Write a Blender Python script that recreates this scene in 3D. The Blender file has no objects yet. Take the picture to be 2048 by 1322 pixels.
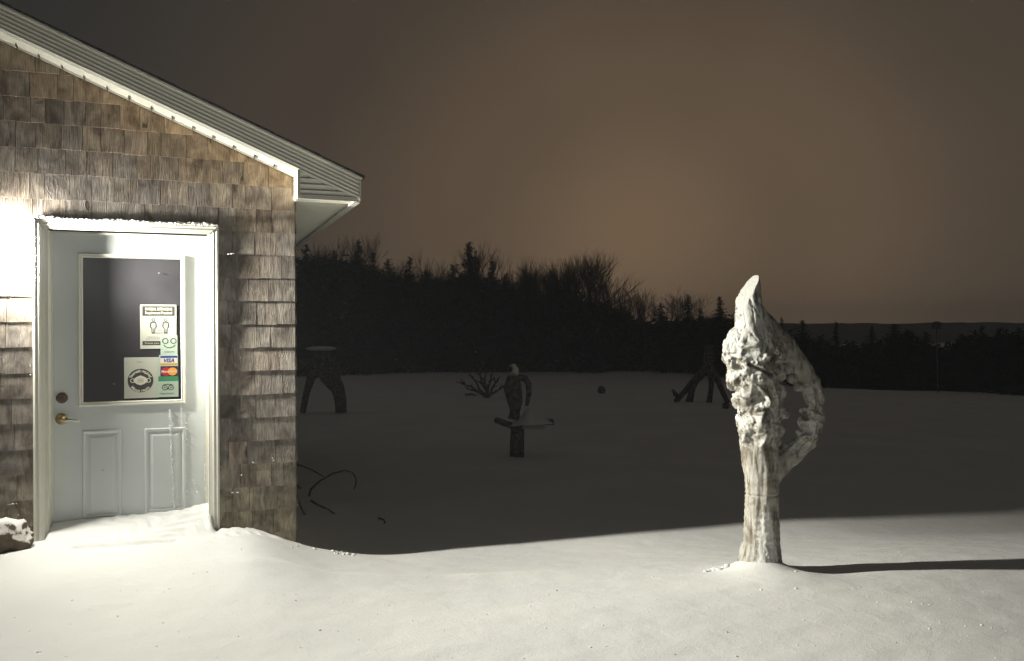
import bpy, bmesh, math, random
import numpy as np
from mathutils import Vector, Matrix, noise

random.seed(7); np.random.seed(7)
R = math.radians
scene = bpy.context.scene
COL = scene.collection

# ------------------------------------------------------------------ camera
F_PX, CX, CY, CAM_Z = 1700.0, 1024.0, 661.0, 1.5
PITCH, ROLL = R(0.29), R(-0.35)
CAM_ROT = (Matrix.Rotation(R(90) + PITCH, 4, 'X') @ Matrix.Rotation(ROLL, 4, 'Z')).to_3x3()
cam_data = bpy.data.cameras.new('camera')
cam_data.sensor_width = 36.0
cam_data.lens = F_PX / 2048.0 * 36.0
cam_data.clip_start = 0.1
cam_data.clip_end = 5000.0
cam = bpy.data.objects.new('camera', cam_data)
cam.matrix_world = Matrix.Translation((0, 0, CAM_Z)) @ CAM_ROT.to_4x4()
COL.objects.link(cam)
scene.camera = cam

# ------------------------------------------------------------------ view
scene.view_settings.view_transform = 'Standard'
scene.view_settings.look = 'None'
scene.view_settings.gamma = 1.0
scene.view_settings.exposure = 0.0
scene.view_settings.use_curve_mapping = False
scene.cycles.use_denoising = True
scene.cycles.max_bounces = 8
scene.cycles.diffuse_bounces = 4
scene.cycles.volume_bounces = 1
scene.cycles.sample_clamp_indirect = 4.0

# ------------------------------------------------------------------ night sky with a town's glow beyond the trees
world = bpy.data.worlds.new("World")
scene.world = world
world.use_nodes = True
wn, wl = world.node_tree.nodes, world.node_tree.links
wn.clear()
w_out = wn.new('ShaderNodeOutputWorld')
w_bg = wn.new('ShaderNodeBackground')
w_tc = wn.new('ShaderNodeTexCoord')
wl.new(w_bg.outputs[0], w_out.inputs[0])


def w_glow(az_deg, el_deg, stretch):
    """angular closeness (0..1) to a direction low over the trees; the dome is squashed a little in height"""
    d = Vector((math.sin(R(az_deg)), math.cos(R(az_deg)), math.sin(R(el_deg)) * stretch)).normalized()
    sc = wn.new('ShaderNodeVectorMath'); sc.operation = 'MULTIPLY'
    wl.new(w_tc.outputs['Generated'], sc.inputs[0]); sc.inputs[1].default_value = (1, 1, stretch)
    nm = wn.new('ShaderNodeVectorMath'); nm.operation = 'NORMALIZE'
    wl.new(sc.outputs[0], nm.inputs[0])
    dt = wn.new('ShaderNodeVectorMath'); dt.operation = 'DOT_PRODUCT'
    wl.new(nm.outputs[0], dt.inputs[0]); dt.inputs[1].default_value = d
    ac = wn.new('ShaderNodeMath'); ac.operation = 'ARCCOSINE'
    wl.new(dt.outputs['Value'], ac.inputs[0])
    return ac.outputs[0]


def w_ramp(fac, hi, stops):
    mr = wn.new('ShaderNodeMapRange'); wl.new(fac, mr.inputs[0])
    mr.inputs[1].default_value = 0; mr.inputs[2].default_value = hi
    cr = wn.new('ShaderNodeValToRGB'); wl.new(mr.outputs[0], cr.inputs[0])
    cr.color_ramp.interpolation = 'EASE'
    while len(cr.color_ramp.elements) < len(stops):
        cr.color_ramp.elements.new(0.5)
    for e, (p, c) in zip(cr.color_ramp.elements, stops):
        e.position = p; e.color = (*c, 1)
    return cr.outputs[0]


def w_add(a, b):
    m = wn.new('ShaderNodeVectorMath'); m.operation = 'ADD'
    wl.new(a, m.inputs[0]); wl.new(b, m.inputs[1])
    return m.outputs[0]


g1 = w_ramp(w_glow(8, 6, 1.15), R(38),
            [(0, (.142, .086, .042)), (.30, (.076, .045, .022)), (.62, (.020, .011, .005)), (1, (0, 0, 0))])
g2 = w_ramp(w_glow(26, 3, 1.0), R(60),
            [(0, (.038, .026, .015)), (.5, (.017, .012, .007)), (1, (0, 0, 0))])
base = wn.new('ShaderNodeRGB'); base.outputs[0].default_value = (.033, .031, .028, 1)
w_noise = wn.new('ShaderNodeTexNoise'); w_noise.inputs['Scale'].default_value = 3.0
w_noise.inputs['Detail'].default_value = 5
wl.new(w_tc.outputs['Generated'], w_noise.inputs['Vector'])
w_mr = wn.new('ShaderNodeMapRange'); wl.new(w_noise.outputs[0], w_mr.inputs[0])
w_mr.inputs[3].default_value = .80; w_mr.inputs[4].default_value = 1.20
w_mul = wn.new('ShaderNodeVectorMath'); w_mul.operation = 'SCALE'
wl.new(w_add(w_add(g1, g2), base.outputs[0]), w_mul.inputs[0]); wl.new(w_mr.outputs[0], w_mul.inputs['Scale'])
wl.new(w_mul.outputs[0], w_bg.inputs[0])
w_bg.inputs[1].default_value = .87

# ------------------------------------------------------------------ building frame and measuring helpers
THETA = R(21.5)
W0 = Vector((-3.12, 5.18, 0.0))
T = Vector((math.cos(THETA), math.sin(THETA), 0))       # along the gable wall, to the right
N = Vector((math.sin(THETA), -math.cos(THETA), 0))      # out of the gable wall, towards the viewer
BROT = Matrix.Rotation(THETA, 4, 'Z')


def ray(px, py):
    return CAM_ROT @ Vector(((px - CX) / F_PX, -(py - CY) / F_PX, -1.0))


def wall_hit(px, py, v=0.0):
    """point (u, z) of the plane at distance v in front of the gable wall"""
    d = ray(px, py); o = Vector((0, 0, CAM_Z))
    s = ((W0 + N * v) - o).dot(N) / d.dot(N)
    p = o + d * s
    return (p - W0).dot(T), p.z


def at(px, py, y):
    d = ray(px, py); s = y / d.y
    return Vector((0, 0, CAM_Z)) + d * s


def uvz(u, v, z):
    return W0 + T * u + N * v + Vector((0, 0, z))


CORNER_U = 1.756
LAMP_U, LAMP_V, LAMP_Z = -0.04, 0.088, wall_hit(12, 458)[1]

# ------------------------------------------------------------------ materials


def mat(name, color=(.5, .5, .5), rough=.7, metal=0.0, spec=.5):
    m = bpy.data.materials.new(name); m.use_nodes = True
    b = m.node_tree.nodes['Principled BSDF']
    b.inputs['Base Color'].default_value = (*color, 1)
    b.inputs['Roughness'].default_value = rough
    b.inputs['Metallic'].default_value = metal
    b.inputs['Specular IOR Level'].default_value = spec
    return m


class NT:
    def __init__(s, m):
        s.m = m; s.n = m.node_tree.nodes; s.l = m.node_tree.links
        s.b = s.n['Principled BSDF']; s.out = s.n['Material Output']
        s.tc = s.n.new('ShaderNodeTexCoord')

    def coords(s, kind='Object', scale=(1, 1, 1), offset=None):
        mp = s.n.new('ShaderNodeMapping'); s.l.new(s.tc.outputs[kind], mp.inputs[0])
        mp.inputs['Scale'].default_value = scale
        if offset is not None:
            s.l.new(offset, mp.inputs['Location'])
        return mp.outputs[0]

    def noise(s, vec, scale, detail=4, rough=.55, dist=0):
        t = s.n.new('ShaderNodeTexNoise'); s.l.new(vec, t.inputs['Vector'])
        t.inputs['Scale'].default_value = scale; t.inputs['Detail'].default_value = detail
        t.inputs['Roughness'].default_value = rough; t.inputs['Distortion'].default_value = dist
        return t.outputs[0]

    def ramp(s, fac, stops):
        r = s.n.new('ShaderNodeValToRGB'); s.l.new(fac, r.inputs[0])
        while len(r.color_ramp.elements) < len(stops):
            r.color_ramp.elements.new(.5)
        for e, (p, c) in zip(r.color_ramp.elements, stops):
            e.position = p
            e.color = (*c, 1) if not isinstance(c, (int, float)) else (c, c, c, 1)
        return r.outputs[0]

    def mix(s, fac, a, b, mode='MIX'):
        m = s.n.new('ShaderNodeMix'); m.data_type = 'RGBA'; m.blend_type = mode
        for i, v in ((0, fac), (6, a), (7, b)):
            if hasattr(v, 'links'):
                s.l.new(v, m.inputs[i])
            elif i == 0:
                m.inputs[0].default_value = v
            else:
                m.inputs[i].default_value = (*v, 1)
        return m.outputs[2]

    def math(s, op, a, b=0.0):
        m = s.n.new('ShaderNodeMath'); m.operation = op
        for i, v in ((0, a), (1, b)):
            if hasattr(v, 'links'):
                s.l.new(v, m.inputs[i])
            else:
                m.inputs[i].default_value = v
        return m.outputs[0]

    def bump(s, h, strength, dist, normal=None):
        b = s.n.new('ShaderNodeBump'); s.l.new(h, b.inputs['Height'])
        b.inputs['Strength'].default_value = strength; b.inputs['Distance'].default_value = dist
        if normal is not None:
            s.l.new(normal, b.inputs['Normal'])
        return b.outputs[0]

    def to(s, name, sock):
        s.l.new(sock, s.b.inputs[name])


def m_snow():
    m = mat('snow', (.80, .80, .79), .75, spec=.25); t = NT(m)
    v = t.coords('Object')
    t.to('Base Color', t.ramp(t.noise(v, .9, 3), [(.3, (.74, .75, .75)), (.75, (.84, .84, .82))]))
    b1 = t.bump(t.noise(v, 5, 5, .55, .4), .22, .03)
    pit = t.ramp(t.noise(v, 34, 3, .5), [(.30, 0.0), (.42, 1.0)])
    b2 = t.bump(pit, .10, .006, b1)
    b2 = t.bump(t.noise(v, 130, 4, .7), .42, .005, b2)
    t.to('Normal', b2)
    t.b.inputs['Subsurface Weight'].default_value = 0.0
    return m


def m_wood_shingle():
    m = mat('weathered_cedar', (.2, .17, .14), .85, spec=.2); t = NT(m)
    oi = t.n.new('ShaderNodeObjectInfo')
    cb = t.n.new('ShaderNodeCombineXYZ')
    for i, k in enumerate((37.0, 0.0, 53.0)):
        t.l.new(t.math('MULTIPLY', oi.outputs['Random'], k), cb.inputs[i])
    off = cb.outputs[0]
    g = t.coords('Object', (1, 1, .09), off)
    fine = t.noise(g, 130, 5, .65, .6)
    wide = t.noise(g, 26, 3, .5, .4)
    blot = t.noise(t.coords('Object', (1, 1, .6), off), 9, 4, .6, .8)
    # knots: stretched rings round sparse centres
    vo = t.n.new('ShaderNodeTexVoronoi'); vo.voronoi_dimensions = '3D'
    dm = t.n.new('ShaderNodeVectorMath'); dm.operation = 'MULTIPLY_ADD'
    nz = t.n.new('ShaderNodeTexNoise'); nz.inputs['Scale'].default_value = 14; t.l.new(t.coords('Object', (1, 1, .5), off), nz.inputs['Vector'])
    t.l.new(nz.outputs['Color'], dm.inputs[0]); dm.inputs[1].default_value = (.09, .0, .09)
    t.l.new(t.coords('Object', (1, 0, .5), off), dm.inputs[2]); t.l.new(dm.outputs[0], vo.inputs['Vector']); vo.inputs['Scale'].default_value = 4.6
    wv = t.math('SINE', t.math('MULTIPLY', vo.outputs['Distance'], 130.0))
    near = t.ramp(vo.outputs['Distance'], [(.10, 1.0), (.24, 0.0)])
    ring = t.math('MULTIPLY', wv, near)
    knot = t.ramp(vo.outputs['Distance'], [(.045, 1.0), (.075, 0.0)])
    streak = t.ramp(fine, [(.32, .68), (.52, 1.0), (.72, 1.28)])
    c = t.mix(1.0, oi.outputs['Color'], streak, 'MULTIPLY')
    c = t.mix(1.0, c, t.ramp(blot, [(.3, (.50, .46, .43)), (.5, (1, 1, 1)), (.70, (1.65, 1.67, 1.60))]), 'MULTIPLY')
    c = t.mix(t.math('MULTIPLY', knot, .8), c, (.05, .035, .025))
    t.to('Base Color', c)
    h = t.math('ADD', t.math('MULTIPLY', fine, 1.0), t.math('ADD', t.math('MULTIPLY', wide, .9), t.math('MULTIPLY', ring, .16)))
    t.to('Normal', t.bump(h, .75, .005))
    return m


def m_paint(name, color, rough=.5, dirt=.12, grime=(.45, .42, .34)):
    m = mat(name, color, rough); t = NT(m)
    v = t.coords('Object')
    f = t.ramp(t.noise(v, 3.5, 6, .7), [(.45, 0.0), (.8, dirt)])
    t.to('Base Color', t.mix(f, color, grime))
    t.to('Normal', t.bump(t.noise(v, 60, 3), .12, .002))
    t.to('Roughness', t.ramp(t.noise(v, 9, 3), [(.3, rough - .08), (.7, rough + .12)]))
    return m


def m_driftwood():
    m = mat('bleached_burl_wood', (.5, .46, .36), .8, spec=.25); t = NT(m)
    g = t.coords('Object', (1, 1, .16))
    v = t.coords('Object')
    grain = t.noise(g, 34, 5, .65, .5)
    blot = t.noise(v, 7, 5, .6, .6)
    c = t.ramp(blot, [(.30, (.17, .15, .12)), (.43, (.30, .28, .245)), (.60, (.43, .42, .385))])
    c = t.mix(1.0, c, t.ramp(grain, [(.36, (.42, .36, .29)), (.50, (1, 1, 1)), (.7, (1.15, 1.15, 1.12))]), 'MULTIPLY')
    # wind-packed snow: upward and windward faces, broken up by noise
    ge = t.n.new('ShaderNodeNewGeometry')
    dot = t.n.new('ShaderNodeVectorMath'); dot.operation = 'DOT_PRODUCT'
    t.l.new(ge.outputs['Normal'], dot.inputs[0]); dot.inputs[1].default_value = (-.42, -.62, .66)
    at_ = t.n.new('ShaderNodeAttribute'); at_.attribute_name = 'snowy'
    s = t.math('ADD', t.math('MULTIPLY', dot.outputs['Value'], .42), t.math('MULTIPLY', at_.outputs['Fac'], .62))
    s = t.math('ADD', s, t.math('MULTIPLY', t.noise(v, 26, 6, .75), .62))
    s = t.ramp(t.math('ADD', s, t.math('MULTIPLY', t.noise(v, 5, 2), .3)), [(.87, 0.0), (1.0, 1.0)])
    c = t.mix(s, c, (.66, .66, .63))
    t.to('Base Color', c)
    h = t.math('ADD', t.math('MULTIPLY', grain, .7), t.math('ADD', t.math('MULTIPLY', t.noise(v, 90, 5, .7), .5), t.math('MULTIPLY', s, .6)))
    t.to('Normal', t.bump(h, .8, .008))
    return m


def m_dark(name, c1, c2, scale=4.0, rough=.9):
    m = mat(name, c1, rough, spec=.15); t = NT(m)
    t.to('Base Color', t.ramp(t.noise(t.coords('Object'), scale, 3), [(.35, c1), (.7, c2)]))
    return m


def m_glass():
    m = bpy.data.materials.new('door_glass'); m.use_nodes = True
    n, l = m.node_tree.nodes, m.node_tree.links
    n.clear()
    out = n.new('ShaderNodeOutputMaterial'); tr = n.new('ShaderNodeBsdfTransparent')
    tr.inputs[0].default_value = (.92, .92, .95, 1)
    gl = n.new('ShaderNodeBsdfGlossy'); gl.inputs['Roughness'].default_value = .12
    df = n.new('ShaderNodeBsdfDiffuse'); df.inputs[0].default_value = (.42, .41, .46, 1)
    fr = n.new('ShaderNodeFresnel'); fr.inputs[0].default_value = 1.5
    tc = n.new('ShaderNodeTexCoord'); nz = n.new('ShaderNodeTexNoise')
    nz.inputs['Scale'].default_value = 2.5; nz.inputs['Detail'].default_value = 4
    l.new(tc.outputs['Object'], nz.inputs['Vector'])
    mr = n.new('ShaderNodeMapRange'); l.new(nz.outputs[0], mr.inputs[0])
    mr.inputs[1].default_value = .3; mr.inputs[2].default_value = .7
    mr.inputs[3].default_value = .08; mr.inputs[4].default_value = .17
    m1 = n.new('ShaderNodeMixShader'); m2 = n.new('ShaderNodeMixShader')
    l.new(mr.outputs[0], m1.inputs[0]); l.new(tr.outputs[0], m1.inputs[1]); l.new(df.outputs[0], m1.inputs[2])
    l.new(fr.outputs[0], m2.inputs[0]); l.new(m1.outputs[0], m2.inputs[1]); l.new(gl.outputs[0], m2.inputs[2])
    l.new(m2.outputs[0], out.inputs[0])
    return m


def m_rock():
    m = mat('snow_dusted_rock', (.1, .08, .06), .9); t = NT(m)
    ge = t.n.new('ShaderNodeNewGeometry')
    sp = t.n.new('ShaderNodeSeparateXYZ'); t.l.new(ge.outputs['Normal'], sp.inputs[0])
    v = t.coords('Object')
    s = t.math('MULTIPLY', t.math('ADD', sp.outputs[2], t.math('MULTIPLY', t.noise(v, 16, 4, .7), 1.2)), .5)
    s = t.ramp(s, [(.45, 0.0), (.53, 1.0)])
    c = t.ramp(t.noise(v, 12, 4), [(.3, (.07, .052, .036)), (.7, (.16, .12, .085))])
    t.to('Base Color', t.mix(s, c, (.74, .72, .69)))
    t.to('Normal', t.bump(t.noise(v, 30, 4), .6, .01))
    return m


M = dict(
    snow=m_snow(), shingle=m_wood_shingle(),
    white=m_paint('white_trim_paint', (.74, .73, .66), .45, .18),
    vinyl=m_paint('white_vinyl_siding', (.86, .85, .77), .4, .15),
    door=m_paint('white_door_paint', (.64, .68, .69), .38, .22),
    glass=m_glass(), burl=m_driftwood(), rock=m_rock(),
    brass=mat('aged_brass', (.34, .25, .11), .3, 1.0),
    bronze=mat('dark_bronze', (.085, .055, .035), .5, .5),
    rubber=mat('black_rubber', (.02, .02, .02), .8),
    paper=mat('white_paper', (.46, .47, .41), .7), ink=mat('dark_grey_ink', (.035, .035, .03), .8),
    palegreen=mat('pale_green_paper', (.40, .50, .42), .6), green=mat('green_print', (.035, .21, .10), .6),
    blue=mat('blue_print', (.01, .03, .22), .6), gold=mat('gold_print', (.55, .29, .02), .6),
    red=mat('red_print', (.42, .01, .02), .6), orange=mat('orange_print', (.75, .30, .03), .6),
    navy=mat('navy_print', (.01, .012, .05), .6), cream=mat('cream_print', (.62, .60, .50), .6),
    asphalt=m_dark('asphalt_roofing', (.07, .07, .07), (.16, .155, .15), 30),
    needles=m_dark('spruce_needles', (.014, .026, .026), (.03, .048, .046), 2.0),
    bark=m_dark('grey_bark', (.03, .03, .03), (.06, .055, .05), 3.0),
    twig=m_dark('bare_twigs', (.035, .03, .03), (.06, .055, .05), 3.0),
    darkwood=m_dark('dark_weathered_wood', (.07, .065, .06), (.24, .22, .20), 16.0),
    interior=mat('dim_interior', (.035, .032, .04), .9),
    metal=m_paint('painted_lamp_metal', (.55, .54, .5), .4),
    eaglewhite=mat('white_painted_wood', (.92, .9, .8), .6),
    hill=m_dark('far_wooded_hill', (.03, .032, .028), (.06, .058, .05), .02),
)

# ------------------------------------------------------------------ mesh helpers


def tag(o, label=None, cat=None, group=None, kind=None):
    if label: o['label'] = label
    if cat: o['category'] = cat
    if group: o['group'] = group
    if kind: o['kind'] = kind
    return o


def empty(name, loc=(0, 0, 0), rz=0.0):
    o = bpy.data.objects.new(name, None); COL.objects.link(o)
    o.location = loc; o.rotation_euler = (0, 0, rz); o.empty_display_size = .1
    return o


def mesh_obj(name, verts, faces, m, parent=None, smooth=False, loc=None):
    me = bpy.data.meshes.new(name); me.from_pydata([tuple(v) for v in verts], [], faces)
    me.validate()
    for mm in (m if isinstance(m, (list, tuple)) else [m]):
        me.materials.append(mm)
    if smooth:
        me.polygons.foreach_set('use_smooth', [True] * len(me.polygons))
    o = bpy.data.objects.new(name, me); COL.objects.link(o)
    if parent: o.parent = parent
    if loc is not None: o.location = loc
    return o


class MB:
    """collects simple solids in building coordinates (u, v outwards, z) or any local xyz"""

    def __init__(s): s.v = []; s.f = []

    def add(s, vs, fs):
        k = len(s.v); s.v += [tuple(x) for x in vs]; s.f += [tuple(i + k for i in f) for f in fs]

    def box(s, x0, x1, y0, y1, z0, z1):
        s.add([(x, y, z) for z in (z0, z1) for y in (y0, y1) for x in (x0, x1)],
              [(0, 2, 3, 1), (4, 5, 7, 6), (0, 1, 5, 4), (2, 6, 7, 3), (0, 4, 6, 2), (1, 3, 7, 5)])

    def prism(s, poly, ext):
        """poly: planar ring of 3D points; extruded by vector ext"""
        n = len(poly); e = Vector(ext)
        s.add([Vector(p) for p in poly] + [Vector(p) + e for p in poly],
              [tuple(range(n))[::-1], tuple(range(n, 2 * n))] + [(i, (i + 1) % n, (i + 1) % n + n, i + n) for i in range(n)])

    def rings(s, x0, x1, z0, z1, prof, cap=False):
        """mitred rectangular frame: prof = [(inset, y), ...]"""
        vs = []
        for d, y in prof:
            vs += [(x0 + d, y, z0 + d), (x1 - d, y, z0 + d), (x1 - d, y, z1 - d), (x0 + d, y, z1 - d)]
        fs = []
        for k in range(len(prof) - 1):
            for i in range(4):
                j = (i + 1) % 4
                fs.append((4 * k + i, 4 * k + j, 4 * k + 4 + j, 4 * k + 4 + i))
        if cap:
            k = len(prof) - 1
            fs.append((4 * k, 4 * k + 1, 4 * k + 2, 4 * k + 3))
        s.add(vs, fs)

    def tube(s, pts, rad, n=6):
        pts = [Vector(p) for p in pts]
        if not hasattr(rad, '__len__'): rad = [rad] * len(pts)
        k0 = len(s.v)
        for i, p in enumerate(pts):
            d = (pts[min(i + 1, len(pts) - 1)] - pts[max(i - 1, 0)]).normalized()
            a = d.cross(Vector((0, 1, 0)) if abs(d.y) < .9 else Vector((1, 0, 0))).normalized(); b = d.cross(a)
            for j in range(n):
                t = 2 * math.pi * j / n
                s.v.append(tuple(p + (a * math.cos(t) + b * math.sin(t)) * rad[i]))
        for i in range(len(pts) - 1):
            for j in range(n):
                s.f.append((k0 + i * n + j, k0 + i * n + (j + 1) % n, k0 + (i + 1) * n + (j + 1) % n, k0 + (i + 1) * n + j))
        s.f.append(tuple(k0 + j for j in range(n))[::-1])
        s.f.append(tuple(k0 + (len(pts) - 1) * n + j for j in range(n)))

    def blob(s, c, r, sub=1, jit=0.0, sq=(1, 1, 1)):
        bm = bmesh.new(); bmesh.ops.create_icosphere(bm, subdivisions=sub, radius=1.0)
        vs = []
        for v in bm.verts:
            k = 1 + random.uniform(-jit, jit)
            vs.append((c[0] + v.co.x * r * k * sq[0], c[1] + v.co.y * r * k * sq[1], c[2] + v.co.z * r * k * sq[2]))
        fs = [tuple(v.index for v in f.verts) for f in bm.faces]
        bm.free(); s.add(vs, fs)

    def build(s, name, m, parent=None, smooth=False, loc=None):
        return mesh_obj(name, s.v, s.f, m, parent, smooth, loc)


class BB(MB):
    """same, given as (u, v, z) with v outwards: flips to the building empty's local axes"""

    def build(s, name, m, parent=None, smooth=False, loc=None):
        return mesh_obj(name, [(x, -y, z) for x, y, z in s.v], [f[::-1] for f in s.f], m, parent, smooth, loc)


def bevel(o, w=.002, seg=2):
    b = o.modifiers.new('bevel', 'BEVEL'); b.width = w; b.segments = seg; b.limit_method = 'ANGLE'
    return o


# ------------------------------------------------------------------ snow terrain, one sheet
# heights along the line where the lamp's light ends (from the lamp past the wall's corner)
L_P = uvz(LAMP_U, LAMP_V, 0); E_P = uvz(CORNER_U + .01, .018, 0)
SN = (E_P - L_P).normalized(); SN = Vector((SN.y, -SN.x, 0))


def edge_hit(px, py):
    d = ray(px, py); o = Vector((0, 0, CAM_Z))
    s = (L_P - o).dot(SN) / d.dot(SN); p = o + d * s
    return (p - W0).dot(T), p.z


tab = [(-8, .26), (-.6, .25)]
for px, py in ((20, 1090), (80, 1080), (200, 1078), (360, 1066), (436, 1059), (470, 1054), (505, 1057), (540, 1066), (570, 1075), (592, 1081)):
    tab.append(wall_hit(px, py, .03))
for px, py in ((625, 1087), (680, 1091), (740, 1095), (800, 1096), (900, 1091), (1024, 1083), (1120, 1075), (1270, 1062),
               (1400, 1052), (1500, 1046), (1600, 1042), (1750, 1039), (1900, 1034), (2048, 1028)):
    tab.append(edge_hit(px, py))
tab.append((tab[-1][0] + 6, tab[-1][1] - .1)); tab.append((60, -.6)); tab.append((400, -1.2))
TU, TZ = np.array([t[0] for t in tab]), np.array([t[1] for t in tab])
ug = np.arange(-8, 30, .01); zg = np.interp(ug, TU, TZ)
ker = np.hanning(31); ker /= ker.sum()
zs = np.convolve(np.pad(zg, 15, mode='edge'), ker, mode='valid')


def sstep(x, a, b):
    t = np.clip((x - a) / (b - a), 0, 1); return t * t * (3 - 2 * t)


def hsum(X, Y, seeds, k):
    r = np.zeros_like(X)
    for (fx, fy, ph, am) in seeds:
        r += am * np.sin(fx * k * X + fy * k * Y + ph)
    return r


SEEDS = [(math.cos(a) * f, math.sin(a) * f * 1.4, random.uniform(0, 6), random.uniform(.4, 1) / f) for a, f in zip(np.linspace(0, 3, 12) + np.random.rand(12), np.random.uniform(.5, 2.2, 12))]
SLAB_L, SLAB_R = wall_hit(105, 1046, -.11)[1], wall_hit(413, 1004, -.11)[1]
ST_Y = 5.2
ST_P = at(1525, 1122, ST_Y)


def terrain(X, Y):
    U = (X - W0.x) * T.x + (Y - W0.y) * T.y
    V = (X - W0.x) * N.x + (Y - W0.y) * N.y
    hs = np.interp(U, ug, zs)
    # lamp-side foreground
    hf = .157 - .0145 * np.clip(U, -2, 9)
    w = sstep(V, .12, 2.3)
    h = hs + (hf - hs) * w
    h += .0045 * hsum(X, Y, SEEDS, 1.3) * sstep(V, .25, 1.2)
    # low bank running from the corner's drift to the carved trunk
    bank = V - (.62 + .16 * U - .004 * U * U)
    h += .028 * sstep(-bank, -.05, .16) * -1 * sstep(U, 1.4, 2.2) * sstep(-V, -1.9, -1.2) * sstep(-U, -6.5, -5.0)
    h += .02 * np.exp(-(bank / .12) ** 2) * sstep(U, .9, 1.6) * sstep(-U, -4.2, -2.8)
    # field behind the wall line
    Yc = np.clip(Y, 6, 400)
    hb = -.08 - .21 * sstep(Yc, 8, 16) - .95 * sstep(Yc, 12, 50)
    hb += .05 * hsum(X, Y, SEEDS, .33) * sstep(Y, 9, 20) + .012 * hsum(X, Y, SEEDS, 1.4)
    hb -= .34 * sstep(X, 9, 24) * sstep(Y, 14, 36)
    wb = sstep(-V - .02 * np.clip(U, 0, 20), .25, 5.0)
    h = np.where(V < 0, h + (hb - h) * wb, h)
    # scoop by the building's right side
    h += -.05 * np.exp(-((U - 2.3) / .5) ** 2 - ((V + .5) / .6) ** 2)
    h += .05 * np.exp(-((U - 2.15) / .35) ** 2 - ((V + 1.5) / .5) ** 2)
    # drift thrown into the door recess
    din = np.clip((U - .28) / .92, 0, 1)
    top = SLAB_L + (SLAB_R - SLAB_L) * din ** 2.0 + .012 * np.sin(din * 6)
    side = sstep(U, .245, .262) * sstep(-U, -1.235, -1.205)
    k = np.clip((.20 - V) / .31, 0, 1)
    k = k * k * (3 - 2 * k) * side
    h = h + (top - h) * k * (V > -.4)
    # step of the buried mat
    us, vs_ = (U - .40) / .62, .27 - V
    h += -.022 * sstep(V, .198, .213) * np.exp(-((V - .20) / .06) ** 2) * sstep(U, .38, .42) * sstep(-U, -1.02, -.98)
    h += .010 * np.exp(-((V - .155) / .05) ** 2) * sstep(U, .38, .5) * sstep(-U, -1.02, -.9)
    # wind ripples on the drift by the door and past the casing
    rp = sstep(U, .30, .8) * sstep(-U, -1.9, -1.5) * np.exp(-((V - .02) / .2) ** 2)
    ph = 75 * (U * .45 - V * 1.0) + 3.0 * np.sin(U * 9 + V * 6) + 2 * np.sin(V * 31 + U * 14)
    h += rp * (.0065 * np.sin(ph) + .0045 * np.sin(ph * 1.7 + 4 * np.sin(U * 17)))
    h += .0007 * hsum(X, Y, SEEDS, 17) * sstep(-Y, -8, -6)
    # mound, scour and tail at the carved trunk
    dx, dy = X - ST_P.x, Y - ST_P.y
    r = np.hypot(dx + .02, dy * 1.1)
    h += .085 * np.exp(-(r / .17) ** 2)
    h += .035 * np.exp(-((dx - .02) / .30) ** 2 - ((dy + .22) / .25) ** 2)
    h += -.03 * np.exp(-((dx - .33) / .22) ** 2 - ((dy + .02) / .14) ** 2)
    # under the house
    inside = (V < -.30) & (U < CORNER_U - .2)
    h = np.where(inside & (V > -9) & (U > -6), -.12, h)
    return h


def height(x, y):
    return float(terrain(np.array([float(x)]), np.array([float(y)]))[0])


def grow(start, step, k, end):
    out = [start]
    s = step
    while abs(out[-1]) < abs(end):
        s *= k; out.append(out[-1] + s)
    return out[1:]


xs = np.concatenate([np.array(grow(-3.9, -.03, 1.12, -1500))[::-1], np.arange(-3.9, -.8, .012), np.arange(-.8, 4.6, .028),
                     np.array(grow(4.6, .03, 1.07, 1500))])
ys = np.concatenate([np.array(grow(2.2, -.04, 1.16, -300))[::-1], np.arange(2.2, 4.5, .028), np.arange(4.5, 6.3, .012), np.arange(6.3, 8.6, .03),
                     np.array(grow(8.6, .04, 1.05, 1500))])
GX, GY = np.meshgrid(xs, ys)
GZ = terrain(GX.ravel(), GY.ravel())
nx, ny = len(xs), len(ys)
co = np.stack([GX.ravel(), GY.ravel(), GZ], 1).astype(np.float32)
idx = np.arange(nx * ny).reshape(ny, nx)
quads = np.stack([idx[:-1, :-1], idx[:-1, 1:], idx[1:, 1:], idx[1:, :-1]], -1).reshape(-1, 4)
me = bpy.data.meshes.new('snow_ground')
me.vertices.add(len(co)); me.vertices.foreach_set('co', co.ravel())
me.loops.add(quads.size); me.loops.foreach_set('vertex_index', quads.ravel().astype(np.int32))
me.polygons.add(len(quads))
me.polygons.foreach_set('loop_start', np.arange(0, quads.size, 4, dtype=np.int32))
me.polygons.foreach_set('loop_total', np.full(len(quads), 4, dtype=np.int32))
me.polygons.foreach_set('use_smooth', np.ones(len(quads), dtype=bool))
me.update(); me.validate(); me.materials.append(M['snow'])
ground = bpy.data.objects.new('snow_ground', me); COL.objects.link(ground)
tag(ground, 'smooth wind-blown snow covering the yard and the dark field', kind='structure')

# far wooded hill
hb = MB()
hp = [(-320, 9), (-200, 8), (-60, 5), (30, 3.5), (75, 4.6), (130, 4.7), (165, 4.3), (210, 4.1), (300, 7), (320, 8)]
vs, fs = [], []
hx = np.linspace(-320, 320, 240)
for i, x in enumerate(hx):
    z = np.interp(x, [p[0] for p in hp], [p[1] for p in hp]) + .2 * math.sin(x * .09) + random.uniform(-.2, .2)
    for y, zz in ((240, -2), (280, z), (340, z * .8), (400, -3)):
        vs.append((x, y, zz))
    if i:
        for k in range(3):
            a = 4 * (i - 1) + k; fs.append((a, a + 4, a + 5, a + 1))
tag(mesh_obj('hill', vs, fs, M['hill'], smooth=True), 'low dark wooded hill on the horizon', kind='structure')

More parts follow.
